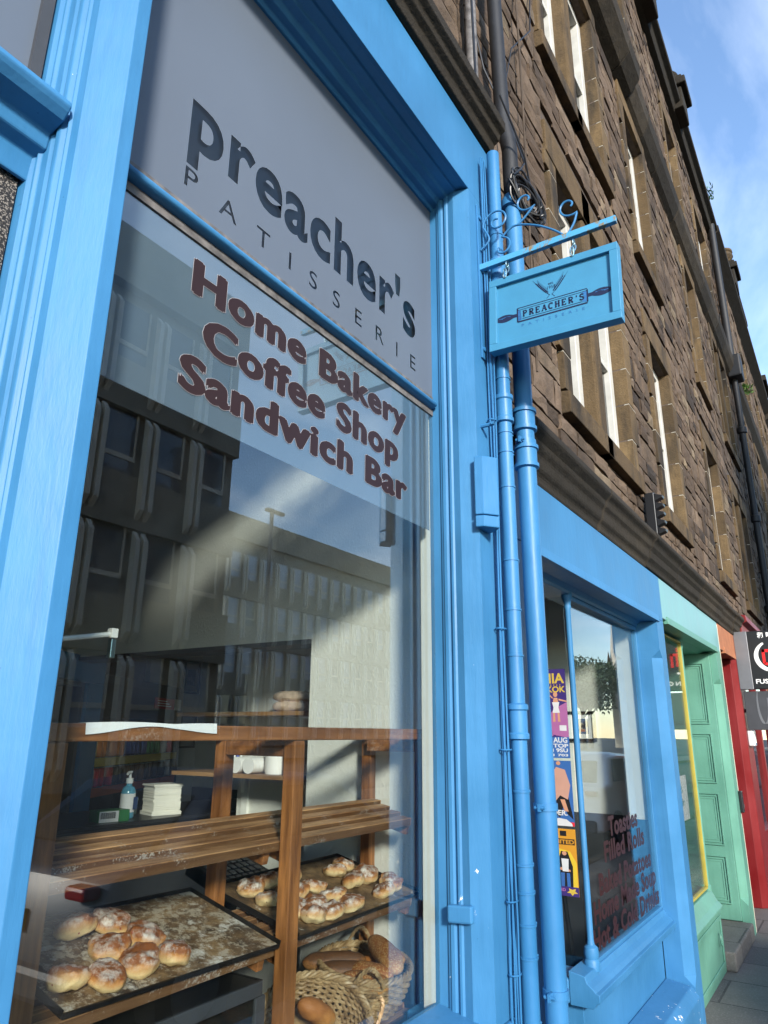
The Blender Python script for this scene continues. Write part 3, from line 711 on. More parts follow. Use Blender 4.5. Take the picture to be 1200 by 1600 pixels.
mb = MB().px([(WY + .05, 11.7), (WY + 4.5, 14.6), (WY + 9, 11.7)], 2.46, X1); mb.build('roof', M['slate'], ten)
MB().box(2.46, X1, 9.0, 9.3, 0, 11.7).box(2.46, 2.49, 0.46, 9.0, 2.7, 11.69).box(X1 - .03, X1, 0.46, 9.0, 0, 11.69).build('back_walls', M['mortar'], ten)
# gutter-line gable blocks, skewputts and ball finials seen against the sky
def finial_block(x, w, zb, parent, ball=True, urn=False):
    rnd = random.Random(int(x * 10))
    b = MB().box(x, x + w, WY - .24, WY + .5, zb, zb + .42).box(x - .06, x + w + .06, WY - .32, WY + .55, zb + .42, zb + .56).box(x - .02, x + w + .02, WY - .27, WY + .52, zb + .56, zb + .64)
    o = b.build('gable_block', M['sooty'], parent, bev=0.02)
    c = (x + w / 2, WY - .05, zb + .64)
    if urn: MB().lathe([(.17, 0), (.19, .05), (.09, .10), (.08, .16), (.16, .22), (.20, .30), (.17, .38), (.20, .41), (.19, .47), (.05, .5)], c, 14).build('finial', M['dressed'], o)
    elif ball: MB().lathe([(.15, 0), (.15, .06), (.07, .10), (.13, .18), (.15, .26), (.10, .34), (.02, .38)], c, 12).build('finial', M['sooty'], o)
for (x, w, z, bl, ur) in ((5.9, .5, 11.36, False, False), (8.05, .45, 11.38, True, False), (10.25, .5, 11.40, True, False)):
    finial_block(x, w, z, ten, bl, ur)
for x0 in (8.25, 10.6):   # raking dormer gables standing on the wall head
    MB().add([(x0, WY - .1, 11.65), (x0 + 2.2, WY - .1, 11.65), (x0 + 1.1, WY - .1, 12.6), (x0, WY + .3, 11.65), (x0 + 2.2, WY + .3, 11.65), (x0 + 1.1, WY + .3, 12.6)], [(0, 1, 2), (5, 4, 3), (0, 3, 4, 1), (1, 4, 5, 2), (2, 5, 3, 0)]).build('dormer_gable', M['sooty'], ten, bev=0.01)
settle(ten, (8.2, WY, 0))

# second and third tenements further down the street
def far_house(name, label, xa, xb, zt, cols_, seed, parts):
    t = thing(name, label, 'building'); rg = random.Random(seed)
    o_ = []
    for (c0, h) in ((3.5, 1.65), (6.15, 1.75), (9.0, 1.6)):
        for x in cols_: o_.append((x, x + .85, c0, c0 + h))
    mb = MB(); stone_wall(mb, xa, xb, 2.9, zt, WY, [(a - .15, b + .15, c - .15, d + .25) for a, b, c, d in o_], rg, .2, .33, .03); mb.build('wall', M['stone'], t)
    c_ = MB(); cut_core(c_, xa, xb, 0.02, zt, WY + .012, WY + .4, o_); c_.build('wall_core', M['mortar'], t)
    for (a, b, c, d) in o_:
        dressed_opening('w', a, b, c, d, rg, WY, t); sash(a + .001, b - .001, c + .005, d - .001, WY, t)
    MB().px([(WY, 8.05), (WY - .12, 8.2), (WY - .14, 8.36), (WY, 8.44)], xa, xb).build('string_course', M['sooty'], t)
    MB().px([(WY, zt), (WY - .22, zt + .15), (WY - .22, zt + .28), (WY, zt + .35), (WY + .5, zt + .35), (WY + .5, zt)], xa, xb).build('eaves_cornice', M['sooty'], t)
    MB().px([(WY + .05, zt + .35), (WY + 4.5, zt + 3), (WY + 9, zt + .35)], xa, xb).build('roof', M['slate'], t)
    MB().box(xa, xb, 9, 9.3, 0, zt).build('back_wall', M['mortar'], t)
    return t
t2 = far_house('stone_tenement', 'farther tenement with white sash windows beyond the black downpipe', 13.96, 24.0, 11.35, [14.9, 17.6, 20.4, 22.6], 21, None)
finial_block(16.5, .6, 11.75, t2, True, True)
ch = MB().box(21.6, 23.9, WY + .15, WY + 1.0, 11.7, 14.6).box(21.45, 23.99, WY + .03, WY + 1.1, 14.6, 14.8).build('chimney', M['sooty'], t2, bev=0.02)
for px_ in (21.9, 22.6, 23.4): MB().lathe([(.17, 0), (.15, .1), (.13, .5), (.17, .52), (.17, .6), (.14, .62)], (px_, WY + .5, 14.8), 14).build('chimney_pot', M['terracotta'], ch)
settle(t2, (19, WY, 0))
t3 = far_house('stone_tenement', 'farthest tenement at the end of the terrace with stepped chimney heads', 24.01, 60.0, 11.2, [25.2, 28, 31, 34, 37.5, 41, 45, 49, 54], 33, None)
for x in (25, 31, 38, 46): MB().box(x, x + 1.4, WY - .1, WY + .8, 11.3, 13.0).box(x - .1, x + 1.5, WY - .2, WY + .9, 13.0, 13.2).build('chimney', M['sooty'], t3, bev=0.02)
settle(t3, (42, WY, 0))
far = MB().box(75, 86, -6, 3, 0, 17).px([(-6.4, 17), (-1.5, 21), (3.4, 17)], 74.8, 86.2)
tag(far.build('distant_house', M['orange']), 'pale orange end building closing the far end of the street', 'building')
# ------------------------------------------------------------------ cafe shopfront (second blue front)
caf = thing('cafe_shopfront', 'lower blue cafe shopfront with slim corner column and red menu lettering on its glass', 'shopfront')
MB().px([(0.0, 2.335), (0.0, 2.64), (0.0995, 2.64), (0.0995, 2.61), (0.30, 2.61), (0.30, 2.335)], 2.46, 5.078).build('fascia', M['blue_plain'], caf, bev=0.004)
MB().px([(-0.012, 2.315), (-0.004, 2.36), (0.014, 2.36), (0.02, 2.34), (0.02, 2.312)], 2.79, 4.93).build('drip_board', M['blue_plain'], caf, bev=0.002)
MB().px([(0.021, 2.318), (0.021, 2.334), (0.30, 2.334), (0.30, 2.30), (0.175, 2.30), (0.17, 2.285), (0.13, 2.285), (0.125, 2.30), (0.10, 2.318)], 2.811, 4.889).build('soffit', M['blue_plain'], caf, bev=0.002)
MB().box(2.458, 2.81, 0.001, 0.30, 0.0, 2.334).build('pilaster', M['blue_plain'], caf, bev=0.004)
def stop_chamfer(x0, x1, z0, z1, c, mat, parent, zt, yb=0.3):
    mb = MB(); mb.pz([(x0, yb), (x0, c), (x0 + c, 0), (x1, 0), (x1, yb)], z0, z1)
    sq = [(x0, yb), (x0, 0), (x1, 0), (x1, yb)]
    mb.pz(sq, 0.0, z0 - .05); mb.pz(sq, z1 + .05, zt)
    for za, zb in ((z0, z0 - .05), (z1, z1 + .05)):
        A = [(x0, yb, za), (x0, c, za), (x0 + c, 0, za), (x1, 0, za), (x1, yb, za)]; B = [(x0, yb, zb), (x0, 0.0, zb), (x0 + .001, 0, zb), (x1, 0, zb), (x1, yb, zb)]
        mb.add(A + B, [(i, (i + 1) % 5, 5 + (i + 1) % 5, 5 + i) for i in range(5)])
    return mb.build('pilaster', mat, parent, bev=0.002)
stop_chamfer(4.89, 5.078, 0.28, 2.08, 0.055, M['blue_plain'], caf, 2.334, yb=.156)
MB().box(3.44, 4.889, 0.16, 0.30, 0.0, 0.50).build('stall_riser', M['blue_plain'], caf, bev=0.003)
MB().box(3.44, 3.60, 0.301, 0.95, 0.0, 0.50).build('riser_return', M['blue_plain'], caf, bev=0.003)
sillp = [(0.10, .50), (0.085, .52), (0.07, .525), (0.07, .555), (0.085, .56), (0.10, .575), (0.12, .59), (0.13, .615), (0.20, .628), (0.20, .50)]
MB().px(sillp, 3.39, 4.889).build('sill', M['blue_plain'], caf, bev=0.003)
MB().box(3.385, 3.57, 0.2005, 0.95, .502, .60).build('return_sill', M['blue_plain'], caf, bev=0.012)
MB().px([(-0.02, 0), (-0.02, .19), (0.02, .235), (0.158, .255), (0.158, 0)], 3.6, 4.888).build('plinth', M['blue_worn'], caf, bev=0.006)
MB().lathe([(.036, .60), (.036, .635), (.030, .645), (.034, .665), (.030, .69), (.018, .70), (.0145, .72), (.0145, 2.21), (.019, 2.225), (.016, 2.235), (.021, 2.255), (.027, 2.27), (.030, 2.30)], (3.560, 0.15, 0), 18).build('corner_column', M['blue_plain'], caf)
wp = bx('window_pane', M['glass2'], caf, 3.572, 4.888, 0.148, 0.154, 0.62, 2.286)
MB().box(4.868, 4.889, .135, .17, .62, 2.284).box(3.575, 4.867, .135, .17, 2.262, 2.284).box(3.575, 4.867, .135, .17, .616, .634).build('window_bead', M['blue_plain'], wp, bev=0.003)
bx('return_pane', M['glass2'], caf, 3.557, 3.563, 0.172, 0.93, 0.602, 2.284)
bx('door', M['blue_plain'], caf, 2.812, 3.44, 0.90, 0.949, 0.05, 2.30, bev=0.005)
mbT = MB()
def gp2(u, v, d): return (u, 0.1479 - d, v)
for body, a, b, z0 in (('Toasties', 3.965, 4.53, 1.105), ('Filled Rolls', 3.862, 4.64, 0.998), ('Baked Potatoes', 3.742, 4.75, 0.868), ('Home Made Soup', 3.635, 4.825, 0.764), ('Hot & Cold Drinks', 3.602, 4.868, 0.654)):
    lettering(mbT, body, gp2, a, b, z0, z0 + .090, 0.02, 1.06, heavy=0.028, depth=0.0)
mbT.build('menu_lettering', M['vinyl_red'], wp)
# cafe room seen through it
bx('far_wall', M['plaster'], caf, 5.081, 5.2, 0.31, 4.4, 1.10, 2.55)
bx('dado', M['darkgrey'], caf, 5.076, 5.2, 0.31, 4.4, 0.052, 1.098)
bx('window_splay', M['white'], caf, 4.8905, 5.07, .157, .285, 1.10, 2.30)
bx('dado_splay', M['blue_dark'], caf, 4.8905, 5.07, .157, .285, .63, 1.099)
settle(caf, (3.8, 0, 0))

# framed picture on the cafe wall
def wall_picture(label, verts_fn, w, h, cols, grp=None):
    """frame > mount, print built on the plane given by verts_fn(u, v, d) (u right, v up, d out of the wall)"""
    t = thing('framed_picture', label, 'picture', grp)
    fr = MB(); e = .018
    def bxx(mb, a, b, c, d, n0, n1):
        P = [verts_fn(*p) for p in ((a, c, n0), (b, c, n0), (b, d, n0), (a, d, n0), (a, c, n1), (b, c, n1), (b, d, n1), (a, d, n1))]
        mb.add(P, [(0, 3, 2, 1), (4, 5, 6, 7), (0, 1, 5, 4), (1, 2, 6, 5), (2, 3, 7, 6), (3, 0, 4, 7)])
    bxx(fr, -w/2, w/2, -h/2, -h/2 + e, 0, .02); bxx(fr, -w/2, w/2, h/2 - e, h/2, 0, .02); bxx(fr, -w/2, -w/2 + e, -h/2 + e, h/2 - e, 0, .02); bxx(fr, w/2 - e, w/2, -h/2 + e, h/2 - e, 0, .02)
    fr.build('frame', M['black'], t, bev=.002)
    m_ = MB(); bxx(m_, -w/2 + e, w/2 - e, -h/2 + e, h/2 - e, .002, .006); m_.build('mount', cols[0], t)
    iw, ih = w * .5, h * .5
    p_ = MB(); bxx(p_, -iw/2, iw/2, -ih/2, ih/2, .0062, .0075); pr = p_.build('print', cols[1], t)
    rg = random.Random(int(w * 1000) + len(label))
    for k in range(len(cols) - 2):
        q = MB()
        for _ in range(4):
            a = rg.uniform(-iw/2, iw/2 * .7); b = rg.uniform(-ih/2, ih/2 * .4); s_ = rg.uniform(.1, .3) * iw
            P = [verts_fn(*pp) for pp in ((a, b, .008 + .0004 * k), (min(iw/2, a + s_), b, .008 + .0004 * k), (min(iw/2, a + s_), b + s_ * .9, .008 + .0004 * k), (min(iw/2, a + s_ * .5), b + s_ * 1.4, .008 + .0004 * k), (a, b + s_ * .9, .008 + .0004 * k))]
            q.add(P, [(0, 1, 2, 3, 4)])
        q.build('print_patch', cols[2 + k], pr)
    return t
wall_picture('black framed colourful town print hanging on the white cafe wall', lambda u, v, d: (5.078 - d, 0.615 - u * 1.0, 1.655 + v), .215, .20,
             [M['paper'], col('print_blue', (.10, .16, .30)), col('print_roof', (.45, .16, .09)), col('print_cream', (.62, .55, .42)), col('print_dark', (.04, .05, .09))])

# posters on the inside of the return pane
def poster(label, y0, y1, z0, z1, shapes, base):
    t = thing('poster', label, 'poster', 'posters in the cafe side glass')
    x = 3.556
    bx('sheet', base, t, x - .0012, x - .0004, y0, y1, z0, z1)
    w, h = y1 - y0, z1 - z0
    for i, sh in enumerate(shapes):
        kind, mat = sh[0], sh[1]; mb = MB(); d = .0016 + i * .00012
        fn = lambda u, v, dd: (x - d - dd, y1 - u * w, z0 + v * h)
        if kind == 'poly':
            for q_, pts in enumerate(sh[2]): MB().add([fn(u, v, q_ * .00002) for u, v in pts], [tuple(range(len(pts)))]).build('poster_art', mat, t)
            continue
        else:
            lettering(mb, sh[2], fn, sh[3], sh[4], sh[5], sh[6], .03, 1.0, depth=0)
        mb.build('poster_lettering', mat, t)
    return t
P_y0, P_y1 = 0.185, 0.50
cW, cY, cO, cP, cN = col('poster_white', (.5, .5, .5)), col('poster_gold', (.45, .32, .05)), col('poster_orange', (.48, .22, .02)), col('poster_pink', (.30, .10, .24)), col('poster_navy', (.035, .02, .12))
cS, cB, cK = col('poster_skin', (.45, .22, .13)), col('poster_blue', (.03, .10, .28)), col('poster_black', (.01, .01, .012))
W_ = P_y1 - P_y0
def fig(cx, top, s, arms=.16):   # standing figure silhouette pieces
    head = [(cx + .035 * math.cos(a) , top - .03 + .032 * math.sin(a)) for a in [2 * PI * i / 14 for i in range(14)]]
    return head
poster('purple show poster with gold heading and dancer in white', P_y0, P_y1, 1.49, 1.915, [
    ('poly', cP, [[(.45, .30), (1, .22), (1, .62), (.8, .55)], [(.3, .36), (.62, .30), (.68, .6), (.42, .58)]]),
    ('poly', cS, [[(.76, .40), (.80, .40), (.80, .52), (.77, .52)], [(.84, .40), (.88, .40), (.87, .52), (.84, .52)], [(.77, .60), (.87, .60), (.85, .67), (.79, .67)], fig(.82, .74, 1), [(.87, .64), (1.0, .62), (1.0, .635), (.87, .66)], [(.77, .66), (.66, .74), (.68, .75), (.78, .67)]]),
    ('poly', cW, [[(.76, .50), (.88, .50), (.86, .56), (.88, .62), (.76, .62), (.78, .56)], [(.86, .36), (.97, .36), (.97, .30), (.86, .30)]]),
    ('text', cY, 'MANIA', .30, .98, .84, .95), ('text', cY, 'BANGKOK', .30, .99, .735, .80),
    ('poly', cB, [[(0, 0), (1, 0), (1, .23), (0, .23)]]),
    ('text', cW, '7th AUG', .58, .97, .17, .225), ('text', cW, 'BIG TOP', .52, .98, .115, .155), ('text', cW, 'EH3 9SU', .56, .97, .065, .105), ('text', cW, '0131 703', .54, .97, .02, .045), ('poly', cP, [[(.55 + .06 * k, .24 + .012 * (k % 3)), (.57 + .06 * k, .24), (.58 + .06 * k, .29 + .02 * (k % 2))] for k in range(7)]), ('poly', cY, [[(.60 + .05 * k, .80 - .01 * (k % 2)), (.615 + .05 * k, .815), (.605 + .05 * k, .83)] for k in range(7)])], cN)
poster('dark blue poster of a performer in a loose pink shirt', P_y0, P_y1, 1.185, 1.478, [
    ('poly', cK, [[(.70, .2), (.78, .12), (.86, .34), (.90, .18), (.99, .10), (.92, .5), (.74, .5)]]),
    ('poly', col('poster_shirt', (.42, .23, .17)), [[(.62, .42), (.72, .36), (.80, .46), (.92, .40), (.97, .62), (.90, .86), (.76, .90), (.66, .74)]]),
    ('poly', cS, [fig(.80, .99, 1), [(.80, .40), (.87, .40), (.92, .22), (.86, .22)]]),
    ('text', cW, 'WONDER.', .35, .90, .16, .235), ('poly', col('poster_red', (.5, .02, .03)), [[(0, 0), (1, 0), (1, .06), (0, .06)]]), ('poly', cW, [[(.62, .0), (.66, .08), (.76, .115), (.88, .10), (.96, .04), (.97, .0)]])], cB)
poster('orange poster of a woman with long dark hair and folded arms', P_y0, P_y1, 0.885, 1.172, [
    ('poly', col('poster_yellow', (.55, .38, .03)), [[(.56, .14), (.99, .14), (.99, .5), (.9, .66), (.72, .70), (.60, .55)]]),
    ('poly', cK, [[(.70, .14), (.92, .14), (.93, .44), (.86, .66), (.76, .66), (.69, .44)], [(.60, .88), (.72, .88), (.72, .97), (.60, .97)], [(.76, .89), (.86, .89), (.86, .97), (.76, .97)], [(.64, .76), (.98, .76), (.98, .85), (.64, .85)]]),
    ('poly', cS, [fig(.81, .66, 1), [(.73, .38), (.89, .36), (.89, .39), (.74, .42)]]),
    ('poly', cW, [[(.77, .36), (.86, .36), (.87, .55), (.76, .55)]]),
    ('poly', cB, [[(.74, .14), (.79, .14), (.80, .34), (.74, .34)], [(.83, .14), (.88, .14), (.88, .34), (.83, .34)]]),
    ('text', cO, 'UNITED', .60, .97, .775, .835),
    ('poly', cN, [[(0, 0), (1, 0), (1, .14), (0, .14)]]), ('text', cP, 'THE GILDED', .45, .80, .07, .11), ('poly', cY, [[(.90 + r_ * math.cos(a) * .09, .07 + r_ * math.sin(a) * .06) for a, r_ in [(2 * PI * i / 10 + .3, 1 if i % 2 else .5) for i in range(10)]]])], cO)
# stool, sockets and pendant lamps in the cafe
st = thing('bar_stool', 'round wooden stool with dark legs inside the cafe door glass', 'stool')
MB().lathe([(.15, .78), (.165, .785), (.168, .80), (.16, .815), (.10, .82)], (4.15, 0.58, 0), 24).build('seat', M['shelfw'], st)
for a in (0.6, 2.2, 3.7, 5.3): MB().tube([(4.15 + .10 * math.cos(a), .58 + .10 * math.sin(a), .785), (4.15 + .17 * math.cos(a), .58 + .17 * math.sin(a), .055)], .013, 8).build('leg', M['black'], st)
MB().tube([(4.15 + .15 * math.cos(a), .58 + .15 * math.sin(a), .28) for a in [2 * PI * i / 20 for i in range(20)]], .008, 6, closed=True).build('foot_ring', M['black'], st)
settle(st, (4.15, .58, .05))
for k, lab in enumerate(('white wall socket nearer the glass on the dark cafe dado', 'white wall socket farther back on the dark cafe dado')):
    y = .95 + k * .16
    t = thing('wall_socket', lab, 'socket', 'sockets on the cafe dado'); bx('plate', M['white_plastic'], t, 5.06, 5.075, y, y + .09, .86, .95, .004); bx('switch', M['white'], t, 5.055, 5.0595, y + .03, y + .05, .92, .935)
    settle(t, (5.075, y, .86))
tr = thing('spotlight_track', 'black ceiling spotlight rail with small spotlights inside the cafe', 'lights')
bx('rail', M['black'], tr, 4.3, 4.33, .5, 2.2, 2.49, 2.51)
for k in range(4):
    y = .62 + k * .14
    MB().tube([(4.315, y, 2.49), (4.315, y, 2.40)], .006, 6).lathe([(.03, -.10), (.035, -.06), (.03, 0), (.012, .02)], (4.315, y, 2.39), 12).build('spotlight', M['darkgrey'], tr)
settle(tr, (4.315, 1.3, 2.51))

# ------------------------------------------------------------------ mint green shopfront
grn = thing('mint_shopfront', 'mint green shopfront with panelled doorway between the blue and red shops', 'shopfront')
MB().px([(0.001, 2.36), (0.001, 2.64), (0.0995, 2.64), (0.0995, 2.61), (0.30, 2.61), (0.30, 2.36)], 5.081, 7.48).build('fascia', M['mint_pale'], grn, bev=0.004)
MB().px([(-0.012, 2.335), (-0.006, 2.385), (0.0, 2.385), (0.02, 2.358), (0.02, 2.335)], 5.2, 7.28).build('drip_board', M['mint'], grn, bev=0.002)
MB().px([(0.021, 2.34), (0.021, 2.358), (0.9, 2.358), (0.9, 2.32), (0.15, 2.32), (0.10, 2.34)], 5.09, 7.19).build('soffit', M['mint'], grn)
bx('stall_riser', M['mint'], grn, 5.081, 6.20, 0.05, 0.30, 0.0, 0.40, bev=0.004)
MB().px([(0.03, .40), (0.03, .42), (0.06, .45), (0.10, .52), (0.20, .535), (0.20, .40)], 5.081, 6.215).build('sill', M['mint'], grn, bev=0.003)
MB().box(5.14, 6.15, .04, .0495, .05, .08).box(5.14, 6.15, .04, .0495, .34, .37).box(6.12, 6.15, .04, .0495, .08, .34).box(5.14, 5.17, .04, .0495, .08, .34).build('riser_panel', M['mint'], grn, bev=0.003)
hd = MB().tube([(6.02 + .025 * math.cos(a), .03, .24 + .04 * math.sin(a)) for a in [2 * PI * i / 16 for i in range(16)]], .005, 6, closed=True).build('ring_handle', M['mint'], grn)
MB().lathe([(.028, .52), (.028, .55), (.018, .56), (.016, .6), (.016, 2.26), (.02, 2.28), (.026, 2.32)], (6.165, .11, 0), 14).build('corner_column', M['mint'], grn)
gpn = bx('window_pane', M['glass2'], grn, 5.09, 6.15, 0.112, 0.118, 0.535, 2.32)
MB().box(6.135, 6.149, .10, .13, .55, 2.32).box(5.09, 6.134, .10, .13, .537, .551).box(5.09, 6.134, .10, .13, 2.305, 2.319).build('window_trim', M['yellow'], gpn, bev=.002)
bx('return_pane', M['glass2'], grn, 6.165, 6.17, .13, .88, .54, 2.32)
bx('riser_return', M['mint'], grn, 6.12, 6.20, .302, .9, 0, .53, bev=.003)
rt = bx('doorway_panelling', M['mint'], grn, 7.20, 7.30, 0.062, 0.90, 0.13, 2.319, bev=0.003)
for z0, z1 in ((.25, .62), (.70, 1.12), (1.20, 1.62), (1.70, 2.24)):
    mb = MB()
    for k, (e, x) in enumerate(((0, 7.188), (.02, 7.193), (.04, 7.197))):
        a, b, c, d = .12 + e, .80 - e, z0 + e, z1 - e
        for (p, q, r_, s_) in ((a, b, c, c + .01), (a, b, d - .01, d), (a, a + .01, c + .01, d - .01), (b - .01, b, c + .01, d - .01)): mb.box(x, 7.1995, p, q, r_, s_)
    mb.build('panel_moulding', M['mint'], rt, bev=.002)
bx('door', M['mint'], grn, 6.20, 7.19, .90, .95, .13, 2.32, .004)
stop_chamfer(7.225, 7.47, 0.3, 2.05, 0.055, M['mint'], grn, 2.358, yb=0.061)
MB().box(7.30, 7.47, .0615, .3, 0, 2.358).build('pilaster_core', M['mint'], grn)
bx('doorstep', M['paving'], grn, 6.205, 7.22, -0.02, .898, 0.0, 0.125, bev=.012)
bx('edge_strip', M['cream'], grn, 7.471, 7.50, 0.0, .3, 0, 2.62, .003)
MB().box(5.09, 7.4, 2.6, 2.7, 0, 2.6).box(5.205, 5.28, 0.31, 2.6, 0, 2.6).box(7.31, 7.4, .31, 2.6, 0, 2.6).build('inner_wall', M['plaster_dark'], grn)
bx('inner_ceiling', M['plaster'], grn, 5.28, 7.3, .31, 2.6, 2.56, 2.6)
bx('window_bed', M['plaster'], grn, 5.28, 6.12, .31, .9, .40, .5)
settle(grn, (6.3, 0, 0))
ns = thing('notice', 'white notice with a teal fan mark hanging in the mint shop window', 'notice')
bx('sheet', M['paper'], ns, 5.45, 5.95, .135, .138, 1.02, 1.32)
mb = MB()
for i in range(7):
    a = PI * (i + .5) / 7; c_, s_ = math.cos(a), math.sin(a)
    mb.add([(5.70 + .03 * c_ - .004 * s_, .1335, 1.20 + .03 * s_), (5.70 + .08 * c_ - .012 * s_, .1335, 1.20 + .08 * s_ + .01 * c_), (5.70 + .08 * c_ + .012 * s_, .1335, 1.20 + .08 * s_ - .01 * c_), (5.70 + .03 * c_ + .004 * s_, .1335, 1.20 + .03 * s_)], [(0, 1, 2, 3)])
lettering(mb, 'Hair', lambda u, v, d: (u, .1335, v), 5.58, 5.82, 1.12, 1.17, .01)
mb.build('notice_print', col('teal_print', (.02, .32, .36)), ns)

# ------------------------------------------------------------------ red shopfront
red = thing('red_shopfront', 'glossy red restaurant shopfront at the right with orange stone lintel', 'shopfront')
bx('stone_lintel', M['orange'], red, 7.502, 8.55, 0.0, .3, 2.39, 2.638, bev=.006)
MB().px([(-.015, 2.37), (-.01, 2.43), (0.0, 2.43), (.03, 2.389), (.03, 2.37)], 7.72, 8.45).build('drip_board', M['orange'], red, bev=.003)
bx('recess_head', M['black'], red, 7.502, 8.50, .31, .6, 2.2, 2.388)
bx('recess_back', M['red'], red, 7.502, 8.50, .62, .68, 0.0, 2.5, .003)
MB().pz([(8.50, .6), (8.50, .06), (8.56, .0), (9.0, 0.0), (9.0, .6)], 0.0, 2.388).build('pilaster', M['red'], red, bev=.004)
bx('fascia', M['red'], red, 8.551, 13.9, 0.0, .3, 2.3895, 2.638, .004)
MB().px([(WY, 2.93), (-.11, 2.90), (-.12, 2.83), (-.06, 2.80), (-.05, 2.70), (-.01, 2.645), (WY, 2.645)], 8.91, 13.9).build('cornice', M['red'], red, bev=.006)
for x in (10.3, 11.6, 12.9): bx('mullion', M['red'], red, x, x + .09, .04, .14, .62, 2.388, .004)
bx('stall_riser', M['red'], red, 9.001, 13.9, .03, .3, 0, .62, .004)
bx('window_pane', M['glass2'], red, 9.001, 13.9, .08, .086, .62, 2.388)
bx('window_poster', col('teal_poster', (.15, .42, .45)), red, 9.1, 10.2, .10, .103, 1.75, 2.25); bx('interior_wall', M['plaster'], red, 7.6, 13.9, 2.5, 2.6, 0, 2.6)
bx('red_interior', M['darkgrey'], red, 9.001, 13.9, .31, 2.49, 2.55, 2.6)
settle(red, (10, 0, 0))
for nm, lab, y0, z0, z1, x, m_, tilt in (('projecting_sign', 'black projecting restaurant sign with white arc and red character', -.0, 2.07, 2.67, 8.56, M['black'], 0), ('projecting_sign', 'dark grey lower projecting sign with a faded white swoosh', -.02, 1.66, 2.05, 8.6, M['darkgrey'], 0)):
    t = thing(nm, lab, 'sign', 'restaurant signs on the red front')
    w = .66
    bx('board', m_, t, x, x + .10, y0 - w, y0 - (.13 if z1 > 2.5 else 0), z0, z1, .004)
    if z1 > 2.5:
        bx('end_panel', M['silver'], t, x - .004, x + .104, y0 - .1295, y0, z0 - .002, z1 + .002, .003)
        F = lambda u, v, d: (x - .0015 - d, y0 - .13 - u, z0 + v)
        cx_, cz_, rr = .215, .335, .15
        arc = [2.05 + 2.95 * i / 30 for i in range(31)]
        mb = MB()
        for i in range(30):
            wa = .010 + .012 * math.sin(PI * i / 30); wb = .010 + .012 * math.sin(PI * (i + 1) / 30)
            mb.add([F(cx_ + (rr + wa) * math.cos(arc[i]), cz_ + (rr + wa) * math.sin(arc[i]), 0), F(cx_ + (rr + wb) * math.cos(arc[i + 1]), cz_ + (rr + wb) * math.sin(arc[i + 1]), 0), F(cx_ + (rr - wb) * math.cos(arc[i + 1]), cz_ + (rr - wb) * math.sin(arc[i + 1]), 0), F(cx_ + (rr - wa) * math.cos(arc[i]), cz_ + (rr - wa) * math.sin(arc[i]), 0)], [(0, 1, 2, 3)])
        lettering(mb, 'FUSION GRILL', F, .03, .50, .055, .10, .02, 1.0, depth=.0001)
        lettering(mb, '和', F, .10, .155, .53, .582, .03, 1.0, capfit=.80, depth=.0001); lettering(mb, '味', F, .185, .245, .53, .582, .03, 1.0, capfit=.80, depth=.0001)
        mb.build('sign_lettering', M['paper'], t)
        mb = MB()
        def stroke(pts, w_):
            for (a, b) in zip(pts[:-1], pts[1:]):
                dx_, dz_ = b[0] - a[0], b[1] - a[1]; l = math.hypot(dx_, dz_); nx, nz_ = -dz_ / l * w_ / 2, dx_ / l * w_ / 2
                mb.add([F(a[0] + nx, a[1] + nz_, .0003), F(b[0] + nx, b[1] + nz_, .0003), F(b[0] - nx, b[1] - nz_, .0003), F(a[0] - nx, a[1] - nz_, .0003)], [(0, 1, 2, 3)])
        stroke([(.12, .39), (.31, .39)], .03); stroke([(.135, .405), (.135, .26), (.17, .25)], .028); stroke([(.30, .405), (.30, .25)], .028); stroke([(.195, .375), (.195, .26)], .024); stroke([(.245, .375), (.245, .26)], .024)
        stroke([(.20, .42), (.22, .47), (.24, .45), (.23, .42)], .022)
        mb.build('red_character', col('sign_red', (.65, .01, .01)), t)
    else:
        F = lambda u, v, d: (x - .0015 - d, y0 - u, z0 + v); mb = MB(); pts = [(.17 + .05 * math.cos(a) , .26 + .20 * math.sin(a)) for a in [2.4 + 4.2 * i / 24 for i in range(25)]]
        for i in range(24):
            w_ = .004 + .009 * math.sin(PI * i / 24); (a, b), (c_, d_) = pts[i], pts[i + 1]
            mb.add([F(a - w_, b, 0), F(c_ - w_, d_, 0), F(c_ + w_, d_, 0), F(a + w_, b, 0)], [(0, 1, 2, 3)])
        mb.build('swoosh', M['silver'], t); 
    MB().tube([(x + .05, .10, (z0 + z1) / 2), (x + .05, y0 + .0005, (z0 + z1) / 2)], .02, 8).build('bracket_arm', M['black'], t)
    settle(t, (x, y0, z0))
ab = thing('alarm_box', 'small white alarm box on the red pilaster under the black signs', 'alarm box')
bx('case', M['white_plastic'], ab, 8.62, 8.80, -.06, -.0005, 1.50, 1.66, .012); bx('badge', M['blue_dark'], ab, 8.70, 8.78, -.0615, -.0605, 1.51, 1.53)
settle(ab, (8.71, 0, 1.5))
lb = thing('letter_plate', 'narrow black wall plate on the edge between mint and red shops', 'letter box')
bx('plate', M['black'], lb, 7.44, 7.50, -.03, -.0005, .95, 1.13, .006); bx('flap', M['darkgrey'], lb, 7.45, 7.49, -.034, -.0305, .99, 1.02, .002)
settle(lb, (7.47, 0, .95))

